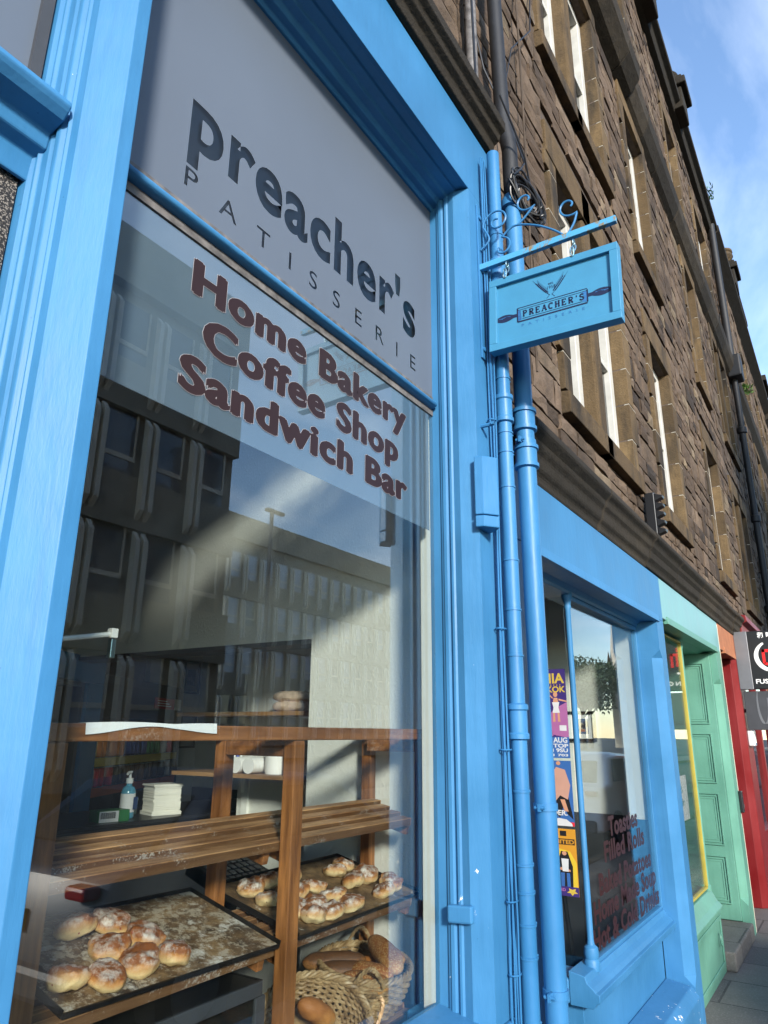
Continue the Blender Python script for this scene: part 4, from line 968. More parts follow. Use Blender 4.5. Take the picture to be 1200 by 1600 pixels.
# ------------------------------------------------------------------ pipes, cables, boxes
pp = thing('drainpipe', 'thick blue painted drainpipe between the two shopfronts, black above', 'drainpipe', 'pipes between the shopfronts')
bxp, byp, r_ = 2.546, -.060, .037
MB().tube([(bxp, byp, 0.0), (bxp, byp, 3.92)], r_, 22).build('pipe', M['blue_pipe'], pp)
MB().tube([(bxp, byp - .0, 3.921), (bxp, byp, 4.20), (bxp + .01, -.03, 4.4), (bxp + .02, .0, 6), (bxp + .02, 0.0, 11.7)], r_ - .001, 18).build('upper_pipe', M['black_iron'], pp)
for z in (2.82, 2.66):
    MB().lathe([(r_ + .002, z - .05), (r_ + .012, z - .045), (r_ + .012, z - .03), (r_ + .006, z - .028), (r_ + .006, z + .03), (r_ + .013, z + .032), (r_ + .013, z + .047), (r_ + .002, z + .05)], (bxp, byp, 0), 22).build('collar', M['blue_pipe'], pp)
MB().lathe([(r_ + .002, 3.86), (r_ + .014, 3.865), (r_ + .014, 3.90), (r_ + .002, 3.93)], (bxp, byp, 0), 22).build('collar', M['blue_pipe'], pp)
for z in (2.72, 1.36, .80):
    b = MB().lathe([(r_ + .001, z - .012), (r_ + .005, z - .012), (r_ + .005, z + .012), (r_ + .001, z + .012)], (bxp, byp, 0), 22)
    b.box(bxp - r_ - .03, bxp - r_ + .004, byp - .004, byp + .004, z - .012, z + .012).box(bxp + r_ - .004, bxp + r_ + .02, byp - .004, byp + .004, z - .012, z + .012)
    b.tube([(bxp - r_ - .02, byp - .018, z), (bxp - r_ - .02, byp + .018, z)], .006, 8); b.build('bracket', M['blue_pipe'], pp, smooth=True)
settle(pp, (bxp, byp, 0))
p2 = thing('drainpipe', 'thin blue painted service pipe wrapped with cables left of the thick pipe', 'service pipe', 'pipes between the shopfronts')
sx_, sy_, r2 = 2.355, -.050, .027
MB().tube([(sx_, sy_, 0.0), (sx_ + .012, sy_, 4.03)], r2, 18).build('pipe', M['blue_pipe'], p2)
MB().tube([(sx_ + .045, .045, 4.312), (sx_ + .045, .045, 9)], r2, 14).build('upper_pipe', M['grey_pipe'], p2)
for z in (3.42, 2.80, 1.64):
    MB().lathe([(r2 + .001, z - .06), (r2 + .009, z - .055), (r2 + .009, z - .04), (r2 + .005, z - .035), (r2 + .005, z + .035), (r2 + .010, z + .04), (r2 + .010, z + .055), (r2 + .001, z + .06)], (sx_ + .012 * z / 4, sy_, 0), 18).build('collar', M['blue_pipe'], p2)
for z in (3.60, 3.28, 3.1, 2.93, 2.70, 2.62, 2.48, 2.2, 2.02, 1.86, 1.42, 1.2, 1.12, 1.03, .94, .76):
    x = sx_ + .012 * z / 4
    MB().lathe([(r2 + .0005, z - .004), (r2 + .003, z - .003), (r2 + .003, z + .003), (r2 + .0005, z + .004)], (x, sy_, 0), 16).tube([(x + r2 + .001, sy_ - .012, z), (x + r2 + .009, sy_ - .016, z + .001)], .0035, 6).build('pipe_tie', M['blue_pipe'], p2)
settle(p2, (sx_, sy_, 0))
rg = random.Random(9)
cb = thing('cable_bundle', 'blue painted bundle of thin cables strapped beside the service pipe', 'cables')
for k in range(7):
    pts = []; ph = rg.uniform(0, 6)
    for i in range(60):
        z = .0 + 3.98 * i / 59
        pts.append((sx_ - .048 + .0065 * (k % 4) + .006 * math.sin(z * 2.3 + ph) + .008 * math.sin(z * .9 + ph * 2) * (1.2 if z < 1 else .5), -.010 - .007 * (k // 3) - .004 * math.sin(z * 3 + ph) - .006, z))
    MB().tube(pts, .0032, 6).build('cable', M['blue_pipe'], cb)
for z in (2.74, 1.95, 1.55, 1.1, .9): MB().tube([(sx_ - .038 + .026 * math.cos(a), -.020 + .017 * math.sin(a), z) for a in [2 * PI * i / 14 for i in range(14)]], .0025, 6, closed=True).build('strap', M['blue_pipe'], cb)
settle(cb, (sx_ - .04, 0, 0))
cc = thing('cable_coil', 'coiled loops of slack black cable hung at the top of the blue pipes', 'cable')
for k in range(13):
    a0 = rg.uniform(.75, 1.1); b0 = rg.uniform(.5, .95); ph = rg.uniform(0, 6); cx_, cz_ = 2.53 + rg.uniform(-.02, .03), 3.93 + rg.uniform(-.03, .03); til = rg.uniform(.5, 1.0)
    pts = []
    for i in range(30):
        a = 2 * PI * i / 30
        u, v = .155 * a0 * math.cos(a), .105 * b0 * math.sin(a)
        pts.append((cx_ + .035 + u * math.cos(til) * .8 - v * .2, -.125 - u * math.sin(til) * .35 + .012 * math.sin(2 * a + ph), cz_ - .02 - u * .25 + v + .01 * math.sin(3 * a + ph)))
    MB().tube(pts, .0046, 6, closed=True).build('loop', M['rubber'], cc)
MB().tube([(2.45, -.11, 3.96), (2.50, -.125, 4.02), (2.60, -.11, 4.14), (2.62, -.06, 4.35), (2.50, .03, 4.7), (2.40, .06, 5.1), (2.35, .06, 6.5)], .0048, 6).build('lead', M['rubber'], cc)
MB().tube([(2.56, -.14, 3.9), (2.72, -.09, 3.95), (2.74, .03, 4.15), (2.72, .05, 4.6), (2.95, .05, 5.3), (3.3, .05, 5.8), (3.4, .06, 6.4)], .0045, 6).build('lead', M['rubber'], cc)
MB().tube([(2.36, -.1, 4.33), (2.45, -.12, 4.22), (2.55, -.13, 4.12), (2.64, -.12, 4.0), (2.62, -.13, 3.88)], .0045, 6).build('lead', M['rubber'], cc)
settle(cc, (2.52, -.1, 3.9))
for k, (x, lab) in enumerate(((2.30, 'thin black cable running up the stone beside the grey pipe'), (3.05, 'thin brown cable dropping down the stone left of the first windows'))):
    pts = [(x + .02 * math.sin(z * 1.3 + k), .045, z) for z in [3.3 + .15 * i for i in range(40)]] if k else [(x + .015 * math.sin(z * 2), -.01 if z > 4.3 else -.1, z) for z in [4.32 + .1 * i for i in range(40)]]
    tag(MB().tube(pts, .006, 6).build('wall_cable', M['rubber'] if not k else M['bark'], None), lab, 'cable')
jb = thing('alarm_box', 'faceted blue painted alarm box on the wall beside the cable bundle', 'alarm box')
MB().pz([(2.178, -.0005), (2.186, -.030), (2.236, -.068), (2.278, -.030), (2.286, -.0005)], 2.335, 2.555).build('cover', M['blue_pipe'], jb, bev=.004)
MB().pz([(2.178, -.0005), (2.186, -.030), (2.236, -.068), (2.278, -.030), (2.286, -.0005)], 2.29, 2.332).build('base_strip', M['blue_pipe'], jb, bev=.004)
settle(jb, (2.235, 0, 2.29))
bo = MB().tube([(2.255, 0, 2.70), (2.255, -.05, 2.70)], .008, 8).tube([(2.255, -.05, 2.70), (2.242, -.05, 2.70)], .006, 8).build('wall_hook', M['blue_pipe']); tag(bo, 'small blue painted hook on the wall above the faceted box', 'hook')
ib = thing('cable_terminal', 'ribbed black cable terminal block on the stone above the cornice', 'terminal')
MB().box(5.235, 5.305, -.0, .07, 2.97, 3.31).build('backplate', M['black'], ib, bev=.006)
for k in range(5): MB().px([(.0, 2.985 + k * .064), (-.055, 3.005 + k * .064), (-.06, 3.022 + k * .064), (.0, 3.042 + k * .064)], 5.238, 5.302).build('rib', M['black'], ib, bev=.004)
MB().tube([(5.27, .0, 2.96), (5.27, -.01, 2.90)], .012, 8).build('tail', M['white_mortar'], ib)
settle(ib, (5.27, .05, 2.9))
bp = thing('drainpipe', 'black cast iron downpipe with hopper on the stone wall in the distance', 'drainpipe')
MB().tube([(13.7, 0.0, 2.9), (13.7, 0, 8.0)], .055, 12).build('pipe', M['black_iron'], bp)
MB().box(13.5, 13.9, -.16, .09, 8.0, 8.45).build('hopper', M['black_iron'], bp, bev=.03)
MB().tube([(13.7, 0, 8.45), (13.7, 0, 11.7)], .07, 12).build('upper_pipe', M['black_iron'], bp)
for z in (3.6, 5.2, 6.9): MB().lathe([(.055, z), (.08, z + .02), (.08, z + .12), (.055, z + .14)], (13.7, 0, 0), 12).build('collar', M['black_iron'], bp)
settle(bp, (13.7, 0, 2.9))
for lab, x, z, n in (('green weed tuft growing from the gutter of the stone tenement', 13.5, 12.05, 60), ('green weeds sprouting from the ledge beyond the black downpipe', 15.3, 8.45, 90)):
    mb = MB(); rr_ = random.Random(n)
    for i in range(n):
        a = rr_.uniform(0, 2 * PI); l = rr_.uniform(.06, .15); w = .016; e = rr_.uniform(.2, 1.4); b = Vector((x + rr_.uniform(-.25, .25), -.08 + rr_.uniform(-.08, .08), z))
        d = Vector((math.cos(a) * math.cos(e), math.sin(a) * math.cos(e), math.sin(e))); n_ = d.orthogonal().normalized() * w
        mb.add([b, b + d * l * .5 + n_, b + d * l, b + d * l * .5 - n_], [(0, 1, 2, 3)])
    tag(mb.build('weed_tuft', M['weed']), lab, 'plant')

# ------------------------------------------------------------------ hanging sign and bracket
SX = 2.290
br = thing('sign_bracket', 'wrought iron bracket with blue scrolls carrying the hanging sign', 'bracket')
bx('bar', M['rustbar'], br, SX - .011, SX + .011, -.555, .0, 3.40, 3.426, bev=.002)
bx('wall_plate', M['blue_pipe'], br, SX - .015, SX + .015, -.008, -.0005, 3.0, 3.72, bev=.002)
for z in (3.04, 3.66): MB().lathe([(.010, 0), (.010, .006), (.004, .008)], (SX, -.008, z), 10, m=Matrix.Rotation(R(90), 4, 'X')).build('bolt', M['blue_pipe'], br)
def spiral(cy, cz, r0, r1, a0, a1, n=40): return [(SX, cy + (r0 + (r1 - r0) * i / n) * math.cos(a0 + (a1 - a0) * i / n), cz + (r0 + (r1 - r0) * i / n) * math.sin(a0 + (a1 - a0) * i / n)) for i in range(n + 1)]
def scroll(pts, r=.0043): MB().tube(pts, r, 7).build('scroll', M['blue_pipe'], br)
def smoothpath(P, n=10):
    out_ = []
    for i in range(len(P) - 1):
        p0, p1, p2_, p3 = P[max(i - 1, 0)], P[i], P[i + 1], P[min(i + 2, len(P) - 1)]
        for k in range(n):
            t = k / n; out_.append(tuple(.5 * ((2 * b) + (c - a) * t + (2 * a - 5 * b + 4 * c - d) * t * t + (-a + 3 * b - 3 * c + d) * t ** 3) for a, b, c, d in zip(p0, p1, p2_, p3)))
    out_.append(tuple(P[-1])); return out_
# wall scroll: from the plate, curling round
s1 = spiral(-.085, 3.61, .010, .060, 2.0, -6.4)
scroll(s1 + smoothpath([s1[-1], (SX, -.05, 3.535), (SX, -.012, 3.50)], 6)[1:])
s2 = spiral(-.10, 3.475, .008, .050, .5, -4.6)
scroll(s2 + smoothpath([s2[-1], (SX, -.16, 3.555), (SX, -.24, 3.525), (SX, -.31, 3.475), (SX, -.355, 3.43)], 8)[1:])
s3 = spiral(-.215, 3.655, .008, .052, 3.6, -2.3)
scroll(s3 + smoothpath([s3[-1], (SX, -.20, 3.57), (SX, -.175, 3.553)], 6)[1:])
s4 = spiral(-.385, 3.55, .008, .050, 3.7, -2.2)
scroll(s4 + smoothpath([s4[-1], (SX, -.40, 3.465), (SX, -.375, 3.428)], 6)[1:])
settle(br, (SX, 0, 3.0))
sg = thing('hanging_sign', 'blue rectangular hanging bakery sign with rolling pin and wheat ears', 'sign')
Y0, Y1, Z0, Z1 = -.045, -.548, 3.008, 3.320
bx('board', M['sign_blue'], sg, SX - .008, SX + .008, Y1 + .03, Y0 - .03, Z0 + .03, Z1 - .03)
fr = MB()
for (a, b, c, d) in ((Y1, Y0, Z0, Z0 + .03), (Y1, Y0, Z1 - .03, Z1), (Y1, Y1 + .03, Z0 + .03, Z1 - .03), (Y0 - .03, Y0, Z0 + .03, Z1 - .03)): fr.box(SX - .022, SX + .022, a, b, c, d)
fr.build('frame', M['sign_blue'], sg, bev=.0015)
for y in (-.115, -.385):
    h = MB()
    h.tube([(SX + .012 * math.cos(a), y, 3.388 + .014 * math.sin(a)) for a in [2 * PI * i / 12 for i in range(12)]], .0028, 6, closed=True)
    h.tube([(SX, y + .008 * math.cos(a), 3.366 + .014 * math.sin(a)) for a in [2 * PI * i / 12 for i in range(12)]], .0028, 6, closed=True)
    h.tube([(SX - .024, y + .007 * math.cos(a), 3.335 + .020 * math.sin(a)) for a in [2 * PI * i / 12 for i in range(12)]], .0032, 6, closed=True)
    h.build('chain_link', M['steel'], sg)
def SF(u, v, d): return (SX - .0086 - d, -.045 - u, 3.008 + v)   # u 0..0.503, v 0..0.322
ink = MB(); mid = MB()
def poly(mb, pts, d=0.0): mb.add([SF(u, v, d) for u, v in pts], [tuple(range(len(pts)))])
def line(mb, pts, w, d=0.0002, ws=None):
    for i in range(len(pts) - 1):
        a, b = pts[i], pts[i + 1]; l = math.hypot(b[0] - a[0], b[1] - a[1]) or 1; nx, ny = -(b[1] - a[1]) / l, (b[0] - a[0]) / l
        wa = (ws[i] if ws else w) / 2; wb = (ws[i + 1] if ws else w) / 2
        poly(mb, [(a[0] + nx * wa, a[1] + ny * wa), (b[0] + nx * wb, b[1] + ny * wb), (b[0] - nx * wb, b[1] - ny * wb), (a[0] - nx * wa, a[1] - ny * wa)], d)
bx0, bx1, bz0, bz1 = .113, .384, .104, .163
line(ink, [(bx0, bz0), (bx0, bz1)], .006); line(ink, [(bx1, bz0 + .004), (bx1, bz1 - .004)], .006)
line(ink, [(bx0, bz1), (bx1, bz1)], .0030); line(ink, [(bx0, bz1 - .009), (bx1, bz1 - .009)], .0018); line(ink, [(bx0, bz0), (bx1, bz0)], .006); line(ink, [(bx0 + .02, bz0 + .010), (bx1 - .02, bz0 + .010)], .0022)
poly(mid, [(bx0 + .003, bz0 + .004), (bx0 + .017, bz0 + .007), (bx0 + .012, bz1 - .012), (bx0 + .003, bz1 - .006)]); poly(mid, [(bx1 - .003, bz0 + .006), (bx1 - .02, bz0 + .008), (bx1 - .012, (bz0 + bz1) / 2), (bx1 - .02, bz1 - .012), (bx1 - .003, bz1 - .008)])
for k in range(9): line(ink, [(bx0 + .006 + .001 * (k % 3), bz0 + .007 + k * .0052), (bx0 + .013, bz0 + .009 + k * .0052)], .0016)
def handle(x0, dirn):
    n = 16; topp, bot = [], []
    for i in range(n + 1):
        t = i / n; r_h = .005 + .0085 * math.sin(PI * min(1, max(0, (t - .18) / .82))) ** .8
        topp.append((x0 + dirn * .083 * t, .136 + r_h)); bot.append((x0 + dirn * .083 * t, .132 - r_h))
    poly(ink, topp + bot[::-1], .0001)
    for k in range(5): line(mid, [(x0 + dirn * (.026 + .008 * k), .137 + .003 * math.sin(k)), (x0 + dirn * (.042 + .008 * k), .139 + .002 * math.cos(k))], .0022, .0004)
handle(bx0 - .003, -1); handle(bx1 + .003, 1)
# serif capitals P R E A C H E R ' S as strokes
def serif(ch, x, w, z, h, t=.0062):
    L = lambda pts, tt=t: line(ink, [(x + p[0] * w, z + p[1] * h) for p in pts], tt, .0003)
    S_ = lambda px__, pz__: L([(px__ - .2, pz__), (px__ + .2, pz__)], .0032)
    arc = lambda cx__, cz__, rx, rz, a0, a1: [(cx__ + rx * math.cos(a0 + (a1 - a0) * i / 10), cz__ + rz * math.sin(a0 + (a1 - a0) * i / 10)) for i in range(11)]
    th = .0038
    if ch in 'PR':
        L([(.22, 0), (.22, 1)]); S_(.22, .02); L([(.02, .98), (.5, .98)], .0032); L([(.5, .97)] + arc(.5, .75, .36, .23, PI / 2, -PI / 2) + [(.22, .52)], .005)
        if ch == 'R': L([(.5, .5), (.85, .03)], .0065); L([(.75, .02), (1.02, .02)], .0032)
    elif ch == 'E':
        L([(.22, 0), (.22, 1)]); L([(.02, .02), (.9, .02)], .0038); L([(.02, .98), (.88, .98)], .0038); L([(.22, .52), (.65, .52)], th); L([(.88, 0), (.88, .22)], .003); L([(.86, 1), (.86, .8)], .003); L([(.65, .40), (.65, .64)], .003)
    elif ch == 'A':
        L([(.08, 0), (.5, 1)], th); L([(.5, 1), (.9, 0)]); L([(.25, .35), (.75, .35)], .003); S_(.1, .02); S_(.9, .02)
    elif ch == 'C':
        L(arc(.55, .5, .45, .48, .9, 2 * PI - .9), .006); L([(.86, .72), (.86, 1)], .003)
    elif ch == 'H':
        L([(.2, 0), (.2, 1)]); L([(.82, 0), (.82, 1)]); L([(.2, .5), (.82, .5)], th); [S_(a, b) for a in (.2, .82) for b in (.02, .98)]
    elif ch == "'": L([(.5, 1), (.45, .72)], .005)
    elif ch == 'S':
        L(arc(.5, .74, .33, .25, .5, PI * 1.25) + arc(.5, .26, .36, .26, PI * .45, -PI * .9), .006); L([(.8, .8), (.8, 1)], .003); L([(.14, 0), (.14, .24)], .003)
xs = .134
for ch in "PREACHER'S":
    w = .0185 if ch != "'" else .012
    serif(ch, xs, w, .122, .0245); xs += .0255 if ch != "'" else .016
lettering(mid, 'PATISSERIE', lambda u, v, d: SF(u, v, .0002), .129, .372, .079, .091, 0.0, 2.4, depth=0)
lettering(ink, 'est.', lambda u, v, d: SF(u, v, .0002), .238, .260, .226, .238, 0, 1, depth=0)
lettering(ink, '1958', lambda u, v, d: SF(u, v, .0002), .234, .266, .208, .221, 0, 1.1, depth=0)
for sgn in (-1, 1):
    cx_, cz_ = .247, .178
    stem = [(cx_ + sgn * (.004 + .046 * t), cz_ + .004 + .044 * t + .012 * t * t) for t in [i / 10 for i in range(11)]]
    line(ink, stem, .002)
    for i in range(2, 11):
        p = stem[i]
        for o_ in (-1, 1):
            g0 = (p[0] + o_ * .003, p[1] + (.001 if o_ > 0 else .003)); g1 = (g0[0] + sgn * .004 + o_ * .002, g0[1] + .008)
            line(ink, [g0, ((g0[0] + g1[0]) / 2, (g0[1] + g1[1]) / 2), g1], .005, .0003, ws=[.002, .0050, .0008])
            line(ink, [g1, (g1[0] + sgn * .006 + o_ * .004, g1[1] + .014)], .0009)
    line(ink, [(cx_ - sgn * .004, cz_ + .006), (cx_ - sgn * .016, cz_ - .008)], .0016)
ink.build('sign_print', M['ink'], sg); mid.build('sign_shading', M['ink_mid'], sg)
settle(sg, (SX, -.06, 3.16)); sg.rotation_euler = (R(1.85), 0, 0)
# ------------------------------------------------------------------ wooden bread rack in the window
rk = thing('bread_rack', 'brown stained pine bread rack with sloping slatted shelves in the bakery window', 'rack')
for x0, x1, y0, y1, mt in ((.852, .900, .285, .325, 'rack'), (1.592, 1.637, .285, .325, 'rack'), (2.322, 2.362, .300, .336, 'oldpost'), (.862, .900, .555, .595, 'rack'), (1.598, 1.640, .555, .595, 'rack'), (2.372, 2.412, .560, .600, 'rack')):
    bx('post', M[mt], rk, x0, x1, y0, y1, .70, 1.578, bev=.003)
MB().box(.848, 2.364, .283, .330, 1.579, 1.614).build('top_rail', M['railw'], rk, bev=.003)
MB().box(.862, 2.414, .553, .597, 1.579, 1.612).build('top_rail', M['railw'], rk, bev=.003)
for x0, x1 in ((.866, .898), (1.60, 1.634), (2.335, 2.372)):
    bx('side_rail', M['railw'], rk, x0, x1, .331, .552, 1.535, 1.578, bev=.003)
def slat_shelf(name, zf, yf, s, x0, x1, n, lip):
    a = math.atan(s); mt = Matrix.Translation((0, yf, zf)) @ Matrix.Rotation(a, 4, 'X'); mb = MB(); rg = random.Random(n + int(zf * 100))
    w = .232 / n
    for k in range(n):
        y = .003 + k * w; mk = mt @ Matrix.Translation((0, y, 0)) @ Matrix.Rotation(R(rg.uniform(-9, -5)), 4, 'X')
        mb.box(x0, x1 - .03 + .022 * k + rg.uniform(-.008, .008), 0, w - .019, -.022, .002, m=mk).box(x0 + .001, x1 - .035 + .022 * k, -.0012, 0, -.021, .0002, tone=0.0, m=mk)  # dark front strip paints the shade of each slat's front face
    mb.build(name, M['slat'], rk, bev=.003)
    bx('front_rail', M['slat'], rk, x0, 1.590, yf - .003, yf + .0025 + .0, zf - .058, zf - .004, bev=.002) if lip else None
    for xa, xb in ((.902, .925), (1.568, 1.591), (1.638, 1.66), (2.30, 2.321)):
        MB().box(xa, xb, .02, .25, -.062, -.026, m=mt).build('bearer', M['railw'], rk, bev=.002)
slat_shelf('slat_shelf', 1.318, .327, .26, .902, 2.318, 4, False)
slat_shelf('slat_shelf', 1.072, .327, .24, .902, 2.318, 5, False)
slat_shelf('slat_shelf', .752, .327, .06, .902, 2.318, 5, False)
settle(rk, (1.6, .44, .70))
pr = MB(); n = 22
for i in range(n):
    xa, xb = .93 + .36 * i / n, .93 + .36 * (i + 1) / n
    f = lambda x: 1.6145 + .003 * abs(math.sin((x - .93) * 14)) ; dr = lambda x: .022 * (.30 + .70 * abs(math.cos((x - .93) / .36 * PI)) ** 2)
    P = []
    for x in (xa, xb):
        P += [(x, .330, f(x)), (x, .2815, f(x) + .001), (x, .279, f(x) - dr(x))]
    pr.add(P, [(0, 1, 4, 3), (1, 2, 5, 4)])
o = pr.build('greaseproof_paper', M['paper']); sm = o.modifiers.new('thick', 'SOLIDIFY'); sm.thickness = .0008
tag(o, 'strip of white paper draped along the left end of the rack top rail', 'paper')

# ------------------------------------------------------------------ trays and scones
def ptray(x, yy): return Matrix.Translation((0, .315, 1.082)) @ Matrix.Rotation(math.atan(.24), 4, 'X')
TM = Matrix.Translation((0, .315, 1.083)) @ Matrix.Rotation(math.atan(.24), 4, 'X')
def tray(label, x0, x1, w, mat, yaw=0.0):
    t = thing('baking_tray', label, 'tray', 'baking trays on the rack'); c = (x0 + x1) / 2
    m = TM @ Matrix.Translation((c, 0, 0)) @ Matrix.Rotation(yaw, 4, 'Z') @ Matrix.Translation((-c, 0, 0))
    MB().box(x0, x1, 0, w, 0, .004, m=m).build('sheet', mat, t)
    e = MB(); h = .014
    e.box(x0 - .004, x0, -.004, w + .004, -.002, h, m=m).box(x1, x1 + .004, -.004, w + .004, -.002, h, m=m).box(x0, x1, w, w + .004, -.002, h, m=m).box(x0, x1, -.006, 0, -.004, .006, m=m)
    e.build('rim', M['tray_edge'], t, bev=.001); settle(t, (c, .315, 1.083)); return t
tray('black tray dusted with flour holding eight cherry scones, left bay of the rack', .985, 1.583, .352, M['tray_floury'], -.03)
tray('seasoned brown tray crowded with sultana scones, right bay of the rack', 1.665, 2.312, .345, M['tray_brown'], .02)
def scone_mesh(seed, mat, name):
    rg = random.Random(seed); off = Vector((rg.uniform(0, 50), rg.uniform(0, 50), rg.uniform(0, 50))); r, h = .0405, .042
    def fn(t, p):
        c = math.cos(p); s = math.sin(p); rr = r * (abs(c) ** .60) * (1.0 + .02 * math.sin(3 * t + seed)); z = h * .5 * (1 + (abs(s) ** .8) * (1 if s > 0 else -1))
        v = Vector((rr * math.cos(t), rr * math.sin(t), z)); n_ = noise.noise(v * 38 + off) * .0085 + noise.noise(v * 90 + off) * .0034
        crack = -.0012 * max(0, 1 - abs(z - h * .52) / .005)
        k = 1 + (n_ + crack) / r; return (v.x * k, v.y * k, max(0, v.z + n_ * .9))
    o = MB().blob(fn, 36, 22).build(name, mat); return o
rows1 = [(1.035, .385, 'at the front left corner of the floury tray'), (1.105, .360, 'second along the front edge of the floury tray'), (1.20, .372, 'third along the front edge of the floury tray'), (1.285, .362, 'at the right end of the front row on the floury tray'),
         (1.18, .452, 'in the middle row of the floury tray, on the left'), (1.272, .452, 'in the middle row of the floury tray, on the right'), (1.172, .562, 'alone at the back left of the floury tray'), (1.25, .552, 'at the back of the floury tray, right of its neighbour')]
rows2 = [(1.745, .555, 'at the back left corner of the brown tray'), (1.822, .56, 'second from the left at the back of the brown tray'), (1.73, .475, 'second row of the brown tray, at its left edge'), (1.93, .560, 'third from the left at the back of the brown tray'),
         (1.845, .470, 'beside the mid post in the middle of the brown tray'), (1.935, .475, 'right of the post in the middle of the brown tray'), (1.845, .395, 'third row of the brown tray, left of centre'), (1.945, .400, 'third row of the brown tray, right of centre'),
         (1.762, .395, 'third row of the brown tray, at its left edge'), (1.765, .340, 'front row of the brown tray, behind the rack post'), (1.855, .338, 'front row of the brown tray, second visible'), (1.952, .338, 'front row of the brown tray, last of the dense batch'),
         (2.205, .555, 'back right group of the brown tray, rearmost'), (2.125, .53, 'back right group of the brown tray, leftmost'), (2.212, .465, 'right group of the brown tray, between both pairs'), (2.118, .445, 'right group of the brown tray, knobbly one on the left'),
         (2.235, .385, 'right group of the brown tray, front pair farther one'), (2.160, .352, 'right group of the brown tray, nearest the glass')]
protos = {}
for rows, mt, gname, adj in ((rows1, 'scone_red', 'cherry scones on the floury tray', 'golden cherry scone'), (rows2, 'scone', 'sultana scones on the brown tray', 'flour dusted sultana scone')):
    for i, (x, y, lab) in enumerate(rows):
        key = (mt, i % 4)
        if key not in protos:
            protos[key] = scone_mesh(i * 7 + (3 if mt == 'scone' else 50), M[mt], 'scone'); o = protos[key]
        else:
            o = protos[key].copy(); COL.objects.link(o)
        rg = random.Random(i * 13 + len(lab)); k = rg.uniform(.92, 1.08) * (1.0 if mt == 'scone' else 1.04)
        o.location = (x, y, 1.0855 + (y - .315) * .24 + .001); o.rotation_euler = (math.atan(.24) + rg.uniform(-.06, .06), rg.uniform(-.06, .06), rg.uniform(0, 6)); o.scale = (k * rg.uniform(.95, 1.06), k, k * rg.uniform(.9, 1.12))
        tag(o, adj + ' ' + lab, 'scone', gname)

# ------------------------------------------------------------------ wicker baskets and bread
def basket(label, mat4, rx, ry, h, flare):
    t = thing('wicker_basket', label, 'basket', 'wicker baskets of bread'); N = 40; rows = 13; body = MB(); stakes = MB()
    def P(a, f, off=0):   # f 0 bottom .. 1 rim
        k = (1 - flare) + flare * math.sin(f * PI / 2); return mat4 @ Vector(((rx * k + off) * math.cos(a), (ry * k + off) * math.sin(a), h * f))
    for r_ in range(rows):
        f = (r_ + .5) / rows; pts = []
        for i in range(N * 3):
            a = 2 * PI * i / (N * 3); pts.append(P(a, f + .012 * math.sin(a * 5 + r_), .0045 * math.sin(N / 2 * a + (PI if r_ % 2 else 0))))
        body.tube(pts, .0048, 6, closed=True)
    for i in range(N):
        a = 2 * PI * (i + .25) / N; stakes.tube([P(a, f) for f in (0, .25, .5, .75, 1.0)], .0026, 5)
    body.build('weave', M['wicker'], t); stakes.build('stakes', M['wicker'], t)
    rim = MB()
    for ph in (0, 2.1, 4.2): rim.tube([P(a, 1.03, .006 * math.cos(a * 16 + ph)) + (mat4.to_3x3() @ Vector((0, 0, .006 * math.sin(a * 16 + ph)))) for a in [2 * PI * i / 160 for i in range(160)]], .0052, 6, closed=True)
    rim.build('rim', M['wicker'], t)
    for sd in (0, PI):
        hd_ = MB()
        for ph in (0, PI): hd_.tube([mat4 @ Vector(((rx + .008 + .022 * math.sin(PI * u)) * math.cos(sd) , -.045 + .09 * u, h * .96 + .05 * math.sin(PI * u) + .004 * math.sin(u * 26 + ph))) + Vector((.003 * math.cos(u * 26 + ph), 0, 0)) for u in [i / 20 for i in range(21)]], .0045, 6)
        hd_.build('handle', M['wicker'], t)
    fl = MB()
    ring = [mat4 @ Vector((rx * (1 - flare) * math.cos(2 * PI * i / N), ry * (1 - flare) * math.sin(2 * PI * i / N), .004)) for i in range(N)]
    fl.add(ring, [tuple(range(N))]); fl.build('base', M['wicker'], t)
    settle(t, mat4.translation); return t
BR = Matrix.Translation((2.13, .42, .79)) @ Matrix.Rotation(R(38), 4, 'Z') @ Matrix.Rotation(R(4), 4, 'X')
basket('round wicker basket of seeded rolls at the right of the window', BR, .205, .145, .115, .30)
BL = Matrix.Translation((1.79, .36, .805)) @ Matrix.Rotation(R(-38), 4, 'Z') @ Matrix.Rotation(R(42), 4, 'X')
basket('wicker basket tipped towards the glass with two plain long rolls', BL, .150, .120, .09, .28)
def loaf(label, a, b, r, mat, grp, bend=.0, dz=0.0, flat=.8):
    A, B = Vector(a), Vector(b)
    if grp.startswith('seeded'): sh_ = Vector((.055, -.035, .006)); A = A + sh_; B = B + sh_
    L = (B - A).length; d = (B - A).normalized(); s = d.cross(Vector((0, 0, 1))).normalized(); u = s.cross(d); sd = random.Random(label).uniform(0, 40)
    def fn(t, p):
        x = math.sin(p); rr = max(0, 1 - abs(x) ** 3.2) ** .5
        n_ = 1 + .09 * noise.noise(Vector((x * 3 + sd, math.cos(t), math.sin(t))))
        v = s * (r * rr * math.cos(t) * n_ + bend * (1 - x * x)) + u * (r * flat * rr * math.sin(t) * n_) + d * (x * L / 2)
        return v
    o = MB().blob(fn, 24, 26).build('bread_roll', mat); o.location = (A + B) / 2 + Vector((0, 0, dz)); tag(o, label, 'bread', grp); return o
gr_ = 'seeded rolls in the right basket'
loaf('dark poppy seed roll lying along the back left rim of the basket', (1.95, .595, .905), (2.085, .445, .905), .036, M['poppy'], gr_)
loaf('dark poppy seed roll second from the back in the right basket', (1.945, .535, .895), (2.04, .40, .895), .034, M['poppy'], gr_, .004)
